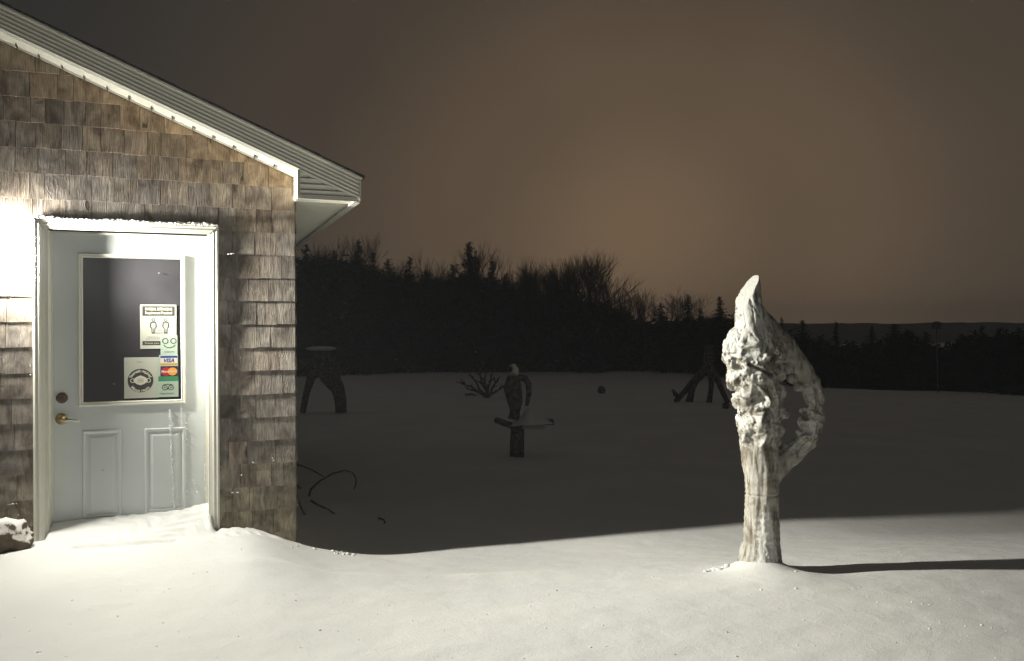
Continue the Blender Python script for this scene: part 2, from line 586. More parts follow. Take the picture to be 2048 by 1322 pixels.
# ------------------------------------------------------------------ the shingled building
house = empty('shingled_building', W0, THETA)
tag(house, 'gable end of a small building clad in weathered cedar shingles with white trim', 'building')
SLOPE = 5 / 12
BAND_V = .20
z_b_corner = wall_hit(593, 341, BAND_V)[1]; u_b = wall_hit(593, 341, BAND_V)[0]


def rake_z(u): return z_b_corner - (u - u_b) * SLOPE


EAVE_U = wall_hit(718, 393, BAND_V)[0]
EAVE_Z = rake_z(EAVE_U)
BAND_H = .158
RIDGE_U = -2.6
SILL_Z = .13
D0, D1 = .245, 1.212                      # rough opening
HEAD_Z = wall_hit(419, 471, .0)[1] + .005  # underside of the head casing

wall = BB()
zt = rake_z(CORNER_U) + .10
# wall body left of the door, above it, right of it, and the far gable half
LW = RIDGE_U * 2 - CORNER_U
wall.box(LW, D0, -.12, 0, -.6, HEAD_Z)
wall.box(D1, CORNER_U, -.12, 0, -.6, HEAD_Z)
wall.prism([(LW, -.12, HEAD_Z), (CORNER_U, -.12, HEAD_Z), (CORNER_U, -.12, rake_z(CORNER_U) + .05), (RIDGE_U, -.12, rake_z(RIDGE_U) + .05), (LW, -.12, rake_z(CORNER_U) + .05)], (0, .12, 0))
wall.box(CORNER_U - .12, CORNER_U, -8, -.12, -.6, rake_z(CORNER_U) + .05)
wall.box(LW, LW + .12, -8, -.12, -.6, rake_z(CORNER_U) + .05)
wall.box(LW, CORNER_U, -8.12, -8, -.6, rake_z(CORNER_U) + .05)
sheath = mat('wall_sheathing', (.06, .05, .045), .9)
wall_o = wall.build('wall', sheath, house)


# shingles, one object each on the part of the gable in view
def shingle_color(u, z):
    """weathering: warm unbleached cedar high under the rake by the corner, grey-brown elsewhere"""
    ddr = rake_z(u) - z
    warm = max(0, 1 - ddr / .55) * (.35 + .65 * max(0, min(1, (u + .1) / 1.2)))
    warm = min(1, max(0, warm + random.uniform(-.22, .22)))
    grey = Vector((.245, .218, .198)); brown = Vector((.40, .285, .18)); moss = Vector((.30, .27, .19))
    low = max(0, min(1, (.75 - z) / .5)) * .75
    c = grey.lerp(brown, warm * .9).lerp(moss, low * (1 - warm)) * random.uniform(.84, 1.16)
    if random.random() < .10: c = c * .8
    return c


SH_MESH = {}


def shingle_geom(w, hgt, butt, tilt, trim_l=0, trim_r=0):
    x0, x1 = 0.0014, w - .0014
    zb0, zb1 = -tilt, tilt
    vs = [(x0, 0, zb0), (x1, 0, zb1), (x1, 0, hgt), (x0, 0, hgt),
          (x0, butt, zb0), (x1, butt, zb1), (x1, .004, hgt), (x0, .004, hgt)]
    xm = (x0 + x1) / 2
    return vs, [(0, 1, 2, 3), (4, 7, 6, 5), (0, 4, 5, 1), (2, 6, 7, 3), (0, 3, 7, 4), (1, 5, 6, 2)]


EXPO = .156
# course heights read off the wall right of the door
z_ref = wall_hit(592, 558, 0)[1]
z_ref_left = wall_hit(40, 543, 0)[1]
shingle_count = 0
stuffm = BB()
for row in range(-15, 22):
    zc = z_ref + row * EXPO
    if zc > rake_z(RIDGE_U): break
    segs = []
    umin_vis = -.45
    if zc + EXPO < HEAD_Z + .035:
        segs = [(LW, .178, True), (1.262, CORNER_U, False)]
    elif zc < HEAD_Z + .07:
        segs = [(LW, .178, True), (.178, 1.262, False), (1.262, CORNER_U, False)]
    else:
        segs = [(LW, CORNER_U, False)]
    if zc > rake_z(CORNER_U):
        e = u_b - (zc - z_b_corner) / SLOPE + .02
        segs = [(LW, min(e, CORNER_U), False)]
    if zc + EXPO < -.1: continue
    for (a, b, left) in segs:
        zz = zc
        if left: zz = z_ref_left + row * EXPO
        u = a + 0.0
        x = b
        while x > a + .015:
            w = random.choice((.085, .105, .125, .14, .16, .18, .13, .15)) * random.uniform(.92, 1.08)
            if x - w < a + .05: w = x - a
            u0 = x - w
            zlo = zz
            if a == .178 and b == 1.262: zlo = max(zlo, HEAD_Z + .068)
            hgt = zz + EXPO + .03 - zlo
            # only the part under the head casing's run is cut short
            if not left and zc + EXPO < HEAD_Z + .035: pass
            butt = random.uniform(.0090, .0106)
            g = shingle_geom(w, hgt, butt, random.uniform(-.0014, .0014))
            dz = random.uniform(-.0035, .0035)
            if x > -.42:
                o = BB(); o.add(*g)
                ob = o.build('shingle', M['shingle'], wall_o, loc=(u0, 0, zlo + dz))
                c = shingle_color(u0 + w / 2, zz + EXPO / 2)
                ob.color = (c.x, c.y, c.z, 1); shingle_count += 1
            else:
                stuffm.add([(p[0] + u0, p[1], p[2] + zlo + dz) for p in g[0]], g[1])
            x = u0
# side wall of the building, merged courses
for row in range(-15, 8):
    zc = z_ref + row * EXPO
    if zc + EXPO < -.1 or zc > rake_z(CORNER_U): continue
    y = .0
    while y > -8:
        w = random.uniform(.09, .19); bt = random.uniform(.011, .016)
        vs_ = [(CORNER_U, y, zc), (CORNER_U, y - w, zc), (CORNER_U, y - w, zc + EXPO + .03), (CORNER_U, y, zc + EXPO + .03),
               (CORNER_U + bt, y - .001, zc), (CORNER_U + bt, y - w + .002, zc), (CORNER_U + .003, y - w + .002, zc + EXPO + .03), (CORNER_U + .003, y - .001, zc + EXPO + .03)]
        stuffm.add(vs_, [(0, 3, 2, 1), (4, 5, 6, 7), (0, 1, 5, 4), (2, 3, 7, 6), (0, 4, 7, 3), (1, 2, 6, 5)])
        y -= w
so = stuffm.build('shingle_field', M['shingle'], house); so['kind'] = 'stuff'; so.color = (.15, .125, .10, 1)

# rake: soffit strip, ribbed band, roofing
sof = BB()
for (a, b, sg) in ((RIDGE_U, CORNER_U, 1),):
    sof.prism([(a, .018, rake_z(a)), (b, .018, rake_z(b)), (b, .018, rake_z(b) + .012), (a, .018, rake_z(a) + .012)], (0, BAND_V - .022, 0))
sof.build('rake_soffit', M['white'], house)
jc = BB()
jc.prism([(RIDGE_U, .019, rake_z(RIDGE_U) - .012), (CORNER_U + .003, .019, rake_z(CORNER_U) - .012), (CORNER_U + .003, .019, rake_z(CORNER_U) + .001), (RIDGE_U, .019, rake_z(RIDGE_U) + .001)], (0, .008, 0))
jc.build('rake_trim_strip', M['white'], house)
joint_marks = [(33, 88), (78, 108), (124, 130), (168, 150), (214, 172), (258, 192), (302, 213), (344, 234), (385, 253), (425, 270), (466, 291), (508, 310), (547, 327)]
for px, py in joint_marks:
    u = wall_hit(px, py, .05)[0]; z = rake_z(u)
    c = BB(); c.prism([(u - .002, .03, z - .016), (u + .004, .03, z - .018), (u + .004, .03, z + .002), (u - .002, .03, z + .002)], (0, random.uniform(.05, .08), 0))
    c.build('joint_shadow_block', M['darkwood'], house)  # dark blocks added to give the shadow marks at the soffit panel joints


def ribbed(a, b, zfun, h, n, v, m, name, end_fun=None):
    """n shiplap ribs stacked vertically, running from u=a to u=b"""
    s = h / n; mb = BB()
    for k in range(n):
        z0, z1, z2 = k * s, k * s + s * .74, (k + 1) * s
        prof = [(v - .03, z0), (v - .004, z0 + .0005), (v + .006, z1), (v + .004, z1 + .002), (v - .009, z1 + .001), (v - .009, z2), (v - .03, z2)]
        ua, ub = a, b
        if end_fun: ub = end_fun(z0 + s * .5)
        if ub <= ua + .004: continue
        pa = [(ua, y, zfun(ua) + z) for y, z in prof]; pb = [(ub, y, zfun(ub) + z) for y, z in prof]
        nn = len(prof)
        mb.add(pa + pb, [(i, (i + 1) % nn, (i + 1) % nn + nn, i + nn) for i in range(nn)] + [tuple(range(nn))[::-1], tuple(range(nn, 2 * nn))])
    return mb.build(name, m, house)


ribbed(RIDGE_U, EAVE_U, rake_z, BAND_H, 6, BAND_V, M['vinyl'], 'rake_fascia')
# the boxed return under it
RET_H = (rake_z(u_b) - EAVE_Z)
ribbed(CORNER_U + .012, EAVE_U, lambda u: EAVE_Z + .018, RET_H - .018, 4, BAND_V - .004, M['vinyl'], 'return_face',
       end_fun=lambda z: EAVE_U - (z + .018 - .012) / SLOPE)
rt = BB()
rt.box(CORNER_U - .006, CORNER_U + .012, .019, BAND_V + .008, EAVE_Z, rake_z(CORNER_U) + .01)     # its left cheek
rt.box(CORNER_U - .006, EAVE_U - .012, BAND_V - .02, BAND_V + .004, EAVE_Z - .012, EAVE_Z + .017)     # bottom rail
rt.build('return_trim', M['white'], house)
ec = BB()
ec.prism([(EAVE_U, BAND_V - .02, EAVE_Z - .004), (EAVE_U + .012, BAND_V - .02, EAVE_Z - .004), (EAVE_U + .012, BAND_V - .02, EAVE_Z + BAND_H - .004), (EAVE_U, BAND_V - .02, EAVE_Z + BAND_H)], (0, .034, 0))
ec.build('fascia_end_cap', M['white'], house)
# eave soffit going back along the side, ribbed across
es = BB()
y = BAND_V - .02
while y > -8.0:
    es.prism([(CORNER_U, y - .085, EAVE_Z + .004), (CORNER_U, y, EAVE_Z - .008), (CORNER_U, y, EAVE_Z + .032), (CORNER_U, y - .085, EAVE_Z + .032)], (EAVE_U - .02 - CORNER_U, 0, 0))
    es.box(CORNER_U + .0, EAVE_U - .02, y - .130, y - .085, EAVE_Z + .026, EAVE_Z + .032)
    y -= .130
e_o = es.build('eave_soffit', M['vinyl'], house)
ef = BB()
ef.box(EAVE_U - .004, EAVE_U + .012, -8.1, BAND_V - .021, EAVE_Z - .016, EAVE_Z + BAND_H - .01)
ef.box(EAVE_U - .034, EAVE_U - .004, -8.1, BAND_V - .021, EAVE_Z - .016, EAVE_Z - .004)
ef.build('eave_fascia', M['white'], house)
# roof deck with asphalt shingles
rf = BB()
t0 = BAND_H + .001
u_e = EAVE_U + .035
for sg in (0, 1):
    def mu(u): return u if sg == 0 else 2 * RIDGE_U - u
    ring = [(mu(RIDGE_U), -8.2, rake_z(RIDGE_U) + t0), (mu(u_e), -8.2, rake_z(u_e) + t0), (mu(u_e), -8.2, rake_z(u_e) + t0 + .012), (mu(RIDGE_U), -8.2, rake_z(RIDGE_U) + t0 + .012)]
    if sg: ring = ring[::-1]
    rf.prism(ring, (0, 8.2 + BAND_V + .028, 0))
roof = rf.build('roof', M['asphalt'], house)
tb = BB()
u = RIDGE_U
while u < u_e - .05:
    w = .30
    ub = min(u + w, u_e)
    ring = [(u, -8.2, rake_z(u) + t0 + .012), (ub, -8.2, rake_z(ub) + t0 + .012), (ub, -8.2, rake_z(ub) + t0 + .019), (u, -8.2, rake_z(u) + t0 + .014)]
    tb.prism(ring, (0, 8.2 + BAND_V + .024 + random.uniform(0, .008), 0))
    u = ub
tb.build('roof_shingle_course', M['asphalt'], roof)
de = BB()
de.prism([(RIDGE_U, BAND_V + .008, rake_z(RIDGE_U) + BAND_H - .012), (EAVE_U + .02, BAND_V + .008, rake_z(EAVE_U + .02) + BAND_H - .012), (EAVE_U + .02, BAND_V + .008, rake_z(EAVE_U + .02) + BAND_H), (RIDGE_U, BAND_V + .008, rake_z(RIDGE_U) + BAND_H)], (0, .012, 0))
de.build('drip_edge', M['vinyl'], house)

# ------------------------------------------------------------------ the door
DV = -.11
door = empty('door', (0, 0, 0)); door.parent = house
S0, S1 = wall_hit(105, 760, DV)[0] - .008, 1.192
lx0, lz1 = wall_hit(156, 506, DV); lx1, lz0 = wall_hit(371, 806, DV)
gx0, gz1 = wall_hit(165, 514, DV + .01); gx1, gz0 = wall_hit(358, 797, DV + .01)
slab = BB()
ztop = HEAD_Z + .02
slab.box(S0, lx0 + .01, DV - .045, DV, SILL_Z, ztop)
slab.box(lx1 - .01, S1, DV - .045, DV, SILL_Z, ztop)
slab.box(lx0 + .01, lx1 - .01, DV - .045, DV, SILL_Z, lz0 + .01)
slab.box(lx0 + .01, lx1 - .01, DV - .045, DV, lz1 - .01, ztop)
slab_o = slab.build('door_slab', M['door'], door)
fr = BB()
ins = (gx0 - lx0)
fr.rings(lx0, lx1, lz0, lz1, [(0, DV - .02), (0, DV + .006), (.006, DV + .014), (ins * .55, DV + .012), (ins * .62, DV + .007), (ins * .8, DV + .012), (ins, DV + .004), (ins, DV - .02)])
fr.build('window_frame', M['white'], door, smooth=False)
gl = BB(); gl.box(gx0 - .01, gx1 + .01, DV - .012, DV - .006, gz0 - .01, gz1 + .01)
gl.build('window_glass', M['glass'], door)


def panel(pa, pb, off=0.0):
    x0, z1 = wall_hit(*pa, DV); x1, z0 = wall_hit(*pb, DV)
    p = BB()
    p.rings(x0, x1, z0, z1, [(0, DV + .0005), (.006, DV + .008), (.016, DV + .007), (.022, DV - .0), (.030, DV + .0006), (.034, DV + .0006), (.052, DV + .007), (.056, DV + .007)], cap=True)
    return bevel(p.build('door_panel', M['door'], door), .0015)


panel((164, 861), (243, 1031)); panel((289, 857), (372, 1020))
# casing and jambs
cz1 = HEAD_Z
CPROF = cprof = [(0, 0), (0, .022), (.012, .028), (.022, .023), (.034, .026), (.046, .021), (.060, .018), (.060, 0)]


def casing_side(u0, sgn, top, deep=1.0):
    cprof = [(x, y * deep) for x, y in CPROF]; mb = BB(); n = len(cprof)
    a = [(u0 + sgn * x, y - .001, SILL_Z - .2) for x, y in cprof]; b = [(u0 + sgn * x, y - .001, top - .0 + (.060 - x) * 1.0) for x, y in cprof]
    fc = [(i, (i + 1) % n, (i + 1) % n + n, i + n) for i in range(n)] + [tuple(range(n))[::-1], tuple(range(n, 2 * n))]
    if sgn < 0: fc = [f[::-1] for f in fc]
    mb.add(a + b, fc)
    return mb.build('casing', M['white'], door)


casing_side(.180, 1, cz1, 1.6); casing_side(1.262, -1, cz1, .8)
mb = BB(); n = len(cprof)
a = [(.180 + x, y - .001, cz1 + .060 - x) for x, y in cprof]; b = [(1.262 - x, y - .001, cz1 + .060 - x) for x, y in cprof]
mb.add(a + b, [((i + 1) % n, i, i + n, (i + 1) % n + n) for i in range(n)] + [tuple(range(n)), tuple(range(n, 2 * n))[::-1]])
mb.build('head_casing', M['white'], door)
jb = BB()
jb.box(.240, S0, -.16, .012, SILL_Z, cz1 + .02); jb.box(S0, S0 + .012, DV + .003, DV + .018, SILL_Z, cz1)
jb.build('jamb', M['white'], door)
jb = BB(); jb.box(S1 + .002, 1.2035, -.16, .012, SILL_Z, cz1 + .02); jb.box(S1 - .014, S1 + .002, DV + .003, DV + .018, SILL_Z, cz1)
jb.build('jamb', M['white'], door)
jb = BB(); jb.box(S0, S1, -.16, .012, cz1, cz1 + .02); jb.box(S0 + .012, S1 - .014, DV + .003, DV + .018, cz1 - .014, cz1)
jb.build('head_jamb', M['white'], door)
th = BB(); th.box(D0, D1, -.16, .03, SILL_Z - .04, SILL_Z); th.build('threshold', M['metal'], door)
# dim room behind the glass
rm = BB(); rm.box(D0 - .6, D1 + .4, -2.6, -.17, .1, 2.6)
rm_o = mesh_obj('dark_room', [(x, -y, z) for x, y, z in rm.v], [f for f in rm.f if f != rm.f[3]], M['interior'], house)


# deadbolt and lever
def disc(mb, u, z, v0, prof, n=24):
    k = len(mb.v)
    for r, y in prof:
        for j in range(n):
            t = 2 * math.pi * j / n
            mb.v.append((u + r * math.cos(t), v0 + y, z + r * math.sin(t)))
    for i in range(len(prof) - 1):
        for j in range(n):
            mb.f.append((k + i * n + j, k + i * n + (j + 1) % n, k + (i + 1) * n + (j + 1) % n, k + (i + 1) * n + j))
    mb.f.append(tuple(k + (len(prof) - 1) * n + j for j in range(n)))


u, z = wall_hit(124, 796, DV)
d = BB(); disc(d, u, z, DV, [(.034, 0), (.034, .006), (.030, .012), (.018, .016), (.018, .020), (.016, .0215), (.004, .022)])
d.build('deadbolt', M['bronze'], door, smooth=False)
u, z = wall_hit(123, 838, DV)
d = BB(); disc(d, u, z, DV, [(.036, 0), (.036, .004), (.031, .010), (.016, .014), (.014, .035), (.018, .040), (.017, .050), (.004, .053)])
h_o = d.build('handle', M['brass'], door, smooth=True)
lv = BB(); lv.tube([(u, DV + .046, z - .003), (u + .03, DV + .050, z - .006), (u + .06, DV + .05, z - .004), (u + .085, DV + .05, z - .010), (u + .11, DV + .048, z - .016)], [.011, .009, .0075, .007, .004], 8)
lv.build('lever', mat('satin_brass', (.60, .58, .48), .3, 1.0), h_o, smooth=True)
u, z = wall_hit(206, 940, DV)
d = BB(); disc(d, u, z, DV + .006, [(.004, 0), (.003, .003)], 8); d.build('screw_head', M['bronze'], door)

# frozen drips and crumbs stuck on the door and on the head casing
cr = BB()
for px0, py0, px1, py1, n_, r in ((339, 822, 349, 1028, 90, .0042), (362, 812, 364, 860, 22, .0022), (373, 846, 373, 1014, 16, .0035), (362, 990, 366, 1025, 10, .003), (409, 930, 412, 1003, 26, .004), (386, 960, 398, 1000, 5, .004)):
    for i in range(n_):
        t = i / n_ + random.uniform(-.01, .01)
        a, b = wall_hit(px0 + (px1 - px0) * t + random.uniform(-1.1, 1.1), py0 + (py1 - py0) * t, DV + .006)
        cr.blob((a, DV + .007, b), r * random.uniform(.4, 1.35), 1, .2, (1, 1, random.uniform(.8, 2.0)))
for px, py in ((130, 893), (228, 768), (318, 546), (410, 770), (412, 800), (409, 840), (413, 700)):
    a, b = wall_hit(px, py, DV); cr.blob((a, DV + .003, b), .0035, 1, .2)
tag(cr.build('snow_crumbs', M['snow'], None), 'frozen snow crumbs running in thin lines down the white door', kind='stuff')
o = bpy.data.objects['snow_crumbs']; o.location = W0; o.rotation_euler = (0, 0, THETA)
cr = BB()
for i in range(620):
    a = random.uniform(.20, 1.235)
    hgt = .006 + .008 * math.sin(a * 7) ** 2
    cr.blob((a, random.uniform(.018, .036), cz1 + .061 + random.uniform(0, hgt)), random.uniform(.003, .0068), 1, .3, (1.4, 1, .8))
cr.box(.186, 1.256, .0185, .033, cz1 + .0595, cz1 + .064)
o = tag(cr.build('snow_ridge', M['snow'], None), 'crumbly line of snow lying on top of the door casing', kind='stuff')
o.location = W0; o.rotation_euler = (0, 0, THETA)
# small tufts of snow caught on the shingle butts
cr = BB()
for px, py, w in ((8, 558, 6), (14, 590, 8), (44, 563, 12), (60, 566, 8), (460, 508, 14), (470, 985, 14), (25, 1008, 14), (36, 1029, 3), (545, 916, 4), (548, 920, 3), (505, 925, 3), (482, 949, 3), (60, 590, 3), (62, 732, 3), (480, 715, 3), (62, 750, 3)):
    a, b = wall_hit(px, py, .012)
    for q in range(int(w * .6)):
        cr.blob((a + random.uniform(-.5, .5) * w * .0034, .017, b + random.uniform(-.003, .003)), random.uniform(.0025, .005), 1, .2)
o = tag(cr.build('snow_tufts', M['snow'], None), 'tiny tufts of snow caught on the shingle edges', kind='stuff')
o.location = W0; o.rotation_euler = (0, 0, THETA)

# ------------------------------------------------------------------ wall lamp left of the door (just outside the frame), the one lit lamp
lamp = empty('wall_lamp', uvz(LAMP_U, .016, LAMP_Z), THETA)
tag(lamp, 'lit outdoor wall lamp glaring beside the top left of the door', 'lamp')
mb = MB(); mb.box(-.028, .028, -.02, 0, -.05, .05); bevel(mb.build('back_plate', M['metal'], lamp), .006)
mb = MB(); mb.tube([(0, -.02, .03), (0, -.06, .045), (0, -(LAMP_V - .02), .075)], .010, 10); mb.build('arm', M['metal'], lamp, True)
mb = MB(); mb.tube([(0, -(LAMP_V - .016), .045), (0, -(LAMP_V - .016), .085)], [.024, .018], 14); mb.build('socket', M['metal'], lamp, True)
LAMP_COL = (1.0, .968, .845)
em = bpy.data.materials.new('lit_globe'); em.use_nodes = True
en = em.node_tree.nodes; en.clear()
eo = en.new('ShaderNodeOutputMaterial'); ee = en.new('ShaderNodeEmission')
ee.inputs[0].default_value = (*LAMP_COL, 1); ee.inputs[1].default_value = 430
em.node_tree.links.new(ee.outputs[0], eo.inputs[0])
mb = MB(); mb.blob((0, -(LAMP_V - .016), 0), .042, 3, 0, (1, 1, 1.1)); mb.build('globe', em, lamp, True)


def add_light(kind, name, energy, radius, pos, target=None, size=None, blend=1.0):
    ld = bpy.data.lights.new(name, kind); ld.energy = energy; ld.color = LAMP_COL; ld.shadow_soft_size = radius
    lo = bpy.data.objects.new(name, ld); COL.objects.link(lo); lo.location = pos
    if target is not None:
        dv = Vector(target) - Vector(pos)
        lo.rotation_euler = dv.to_track_quat('-Z', 'Y').to_euler()
        ld.spot_size = size; ld.spot_blend = blend
    return lo


# the fixture's lens throws most of its light low and outwards along the yard: its photometric
# distribution (like an IES file) over the lamp's own directions
LPOS = uvz(LAMP_U, LAMP_V, LAMP_Z)
flood = add_light('POINT', 'lamp_lens_light', 1720, .055, LPOS + Vector((0, 0, -.098)))
flood.data.use_nodes = True
fnt = flood.data.node_tree; fn, fl = fnt.nodes, fnt.links
f_em = [q for q in fn if q.type == 'EMISSION'][0]
f_tc = fn.new('ShaderNodeTexCoord')
f_sx = fn.new('ShaderNodeSeparateXYZ'); fl.new(f_tc.outputs['Normal'], f_sx.inputs[0])
f_mr = fn.new('ShaderNodeMapRange'); fl.new(f_sx.outputs[2], f_mr.inputs[0]); f_mr.inputs[1].default_value = -1; f_mr.inputs[2].default_value = 1
f_cr = fn.new('ShaderNodeValToRGB'); fl.new(f_mr.outputs[0], f_cr.inputs[0]); f_cr.color_ramp.interpolation = 'B_SPLINE'
st_ = [(-1, .06), (-.94, .09), (-.8, .11), (-.6, .26), (-.48, .56), (-.36, 1.0), (-.25, .95), (-.05, .66), (.2, .30), (.42, .05), (1, .01)]
while len(f_cr.color_ramp.elements) < len(st_): f_cr.color_ramp.elements.new(.5)
for e, (z_, v_) in zip(f_cr.color_ramp.elements, st_):
    e.position = (z_ + 1) / 2; e.color = (v_, v_, v_, 1)
f_xy = fn.new('ShaderNodeVectorMath'); f_xy.operation = 'MULTIPLY'; fl.new(f_tc.outputs['Normal'], f_xy.inputs[0]); f_xy.inputs[1].default_value = (1, 1, 0)
f_nm = fn.new('ShaderNodeVectorMath'); f_nm.operation = 'NORMALIZE'; fl.new(f_xy.outputs[0], f_nm.inputs[0])
f_dt = fn.new('ShaderNodeVectorMath'); f_dt.operation = 'DOT_PRODUCT'; fl.new(f_nm.outputs[0], f_dt.inputs[0]); f_dt.inputs[1].default_value = T
f_m2 = fn.new('ShaderNodeMapRange'); f_m2.interpolation_type = 'SMOOTHSTEP'; fl.new(f_dt.outputs['Value'], f_m2.inputs[0])
f_m2.inputs[1].default_value = -.7; f_m2.inputs[2].default_value = 1.0; f_m2.inputs[3].default_value = .22; f_m2.inputs[4].default_value = 1.25
f_mm = fn.new('ShaderNodeMath'); f_mm.operation = 'MULTIPLY'; fl.new(f_cr.outputs[0], f_mm.inputs[0]); fl.new(f_m2.outputs[0], f_mm.inputs[1])
fl.new(f_mm.outputs[0], f_em.inputs['Strength'])

# ------------------------------------------------------------------ posters and stickers on the glass
PV = DV - .002


def text_geom(txt, size, bold=0.0, shear=0.0, sx=1.0):
    cu = bpy.data.curves.new('t', 'FONT'); cu.body = txt; cu.size = size; cu.align_x = 'CENTER'; cu.align_y = 'CENTER'
    cu.resolution_u = 2; cu.offset = bold; cu.shear = shear
    ob = bpy.data.objects.new('t', cu); COL.objects.link(ob)
    dg = bpy.context.evaluated_depsgraph_get(); me_ = ob.evaluated_get(dg).to_mesh()
    vs = [(v.co.x * sx, v.co.y) for v in me_.vertices]; fs = [tuple(p.vertices) for p in me_.polygons]
    bpy.data.objects.remove(ob); bpy.data.curves.remove(cu)
    return vs, fs


class Sheet:
    """flat printed sheet on the glass; its own x right, z up, -y out; layers sit .3 mm apart"""

    def __init__(s, name, label, cat, pa, pb, lift, m):
        s.u0, s.z1 = wall_hit(*pa, PV); s.u1, s.z0 = wall_hit(*pb, PV)
        s.w, s.h = s.u1 - s.u0, s.z1 - s.z0
        s.root = mesh_obj(name, [(0, 0, 0), (s.w, 0, 0), (s.w, 0, s.h), (0, 0, s.h), (0, .0003, 0), (s.w, .0003, 0), (s.w, .0003, s.h), (0, .0003, s.h)],
                          [(0, 1, 2, 3), (4, 7, 6, 5), (0, 4, 5, 1), (1, 5, 6, 2), (2, 6, 7, 3), (3, 7, 4, 0)], m)
        s.root.location = uvz(s.u0, PV + lift, s.z0); s.root.rotation_euler = (0, 0, THETA)
        tag(s.root, label, cat)
        s.k = 0

    def layer(s, name, m, vs, fs, lev=1):
        return mesh_obj(name, [(x * s.w, -.0003 * lev, y * s.h) for x, y in vs], fs, m, s.root)

    def rect(s, name, m, x0, y0, x1, y1, lev=1):
        return s.layer(name, m, [(x0, y0), (x1, y0), (x1, y1), (x0, y1)], [(0, 1, 2, 3)], lev)

    def text(s, name, m, txt, cx, cy, size, width=None, lev=2, bold=0.0, shear=0.0):
        vs, fs = text_geom(txt, size * s.h, bold * s.h * size, shear)
        k = 1.0
        if width:
            ww = max(v[0] for v in vs) - min(v[0] for v in vs); k = width * s.w / ww
        return s.layer(name, m, [(cx + x * k / s.w, cy + y / s.h) for x, y in vs], fs, lev)

    def ring(s, name, m, cx, cy, r0, r1, a0=0, a1=360, lev=2, n=32, sy=None):
        asp = s.w / s.h; vs = []; fs = []
        for i in range(n + 1):
            t = R(a0 + (a1 - a0) * i / n)
            for r in (r0, r1):
                vs.append((cx + r * math.cos(t), cy + r * math.sin(t) * asp * (sy or 1)))
            if i: fs.append((2 * i - 2, 2 * i - 1, 2 * i + 1, 2 * i))
        return s.layer(name, m, vs, fs, lev)

    def poly(s, name, m, pts, lev=2):
        return s.layer(name, m, pts, [tuple(range(len(pts)))], lev)

    def arc_text(s, name, m, txt, cx, cy, r, a_mid, step, size, lev=3, flip=False, bold=.02):
        asp = s.w / s.h; av = []; af = []
        n_ = len(txt)
        for i, ch in enumerate(txt):
            if ch == ' ': continue
            a = R(a_mid + (-(i - (n_ - 1) / 2) * step if not flip else (i - (n_ - 1) / 2) * step))
            vs, fs = text_geom(ch, size * s.h, bold * size * s.h)
            rot = a - R(90) if not flip else a + R(90)
            k = len(av)
            for x, y in vs:
                xr, yr = x * math.cos(rot) - y * math.sin(rot), x * math.sin(rot) + y * math.cos(rot)
                av.append((cx + r * math.cos(a) + xr / s.w, cy + r * math.sin(a) * asp + yr / s.h))
            af += [tuple(j + k for j in f) for f in fs]
        return s.layer(name, m, av, af, lev)


p = Sheet('poster', 'tall white physical distancing notice with two outlined figures, highest sheet on the door glass', 'poster', (280, 609), (353, 697), .0, M['paper'])
p.rect('header_band', M['ink'], .06, .745, .955, .965)
p.text('lettering', M['cream'], 'PHYSICAL DISTANCING', .51, .895, .085, .74, bold=.03)
p.text('lettering', M['cream'], 'Requirement Practiced', .51, .81, .085, .74, bold=.02)
for cx in (.36, .70):
    p.ring('figure_head', M['ink'], cx, .655, .030, .050)
    for (a, b) in (((cx - .085, .60), (cx - .068, .585)),):
        pass
    bw = .011
    out = [(-.045, .612), (-.082, .595), (-.095, .50), (-.062, .46), (-.05, .48), (-.045, .345), (.045, .345), (.05, .48), (.062, .46), (.095, .50), (.082, .595), (.045, .612)]
    inn = [(x * .70, .485 + (y - .485) * .82) for x, y in out]
    vs = [(cx + x, y) for x, y in out] + [(cx + x, y) for x, y in inn]
    n_ = len(out)
    p.layer('figure_outline', M['ink'], vs, [(i, (i + 1) % n_, (i + 1) % n_ + n_, i + n_) for i in range(n_)], 2)
    p.rect('figure_outline', M['ink'], cx - .006, .36, cx + .006, .46, 3)
p.rect('distance_line', M['ink'], .42, .352, .64, .362, 2)
p.text('lettering', M['ink'], '2 metres', .53, .42, .045, .13)
p.text('lettering', M['ink'], 'Please stay two metres', .46, .265, .034, .50)
p.text('lettering', M['ink'], 'apart from other people', .44, .225, .034, .55)
p.rect('footer_band', M['ink'], .06, .08, .955, .175)
p.text('lettering', M['cream'], 'Thank you', .32, .127, .04, .40)

p = Sheet('poster', 'pale square mask notice with a large dark round emblem, lowest sheet on the door glass', 'poster', (248, 715), (318, 795), .0004, M['paper'])
p.ring('round_emblem', M['ink'], .47, .43, 0, .37, lev=1, n=48)
p.ring('mask_loop', M['cream'], .245, .43, .050, .070); p.ring('mask_loop', M['cream'], .695, .43, .050, .070)
pts = [(.27, .47), (.36, .52), (.47, .555), (.58, .52), (.67, .47), (.67, .40), (.58, .345), (.47, .315), (.36, .345), (.27, .40)]
p.poly('mask_shape', M['cream'], pts, 3)
for yy in (.395, .43, .465):
    p.rect('mask_pleat', M['ink'], .385, yy - .004, .555, yy + .004, 4)
p.arc_text('lettering', M['cream'], 'Face mask required', .47, .43, .30, 90, 7.8, .10)
p.arc_text('lettering', M['cream'], 'Masque requis', .47, .43, .315, 270, 7.6, .10, flip=True)
p.text('lettering', M['ink'], 'Notice', .45, .885, .05, .16)

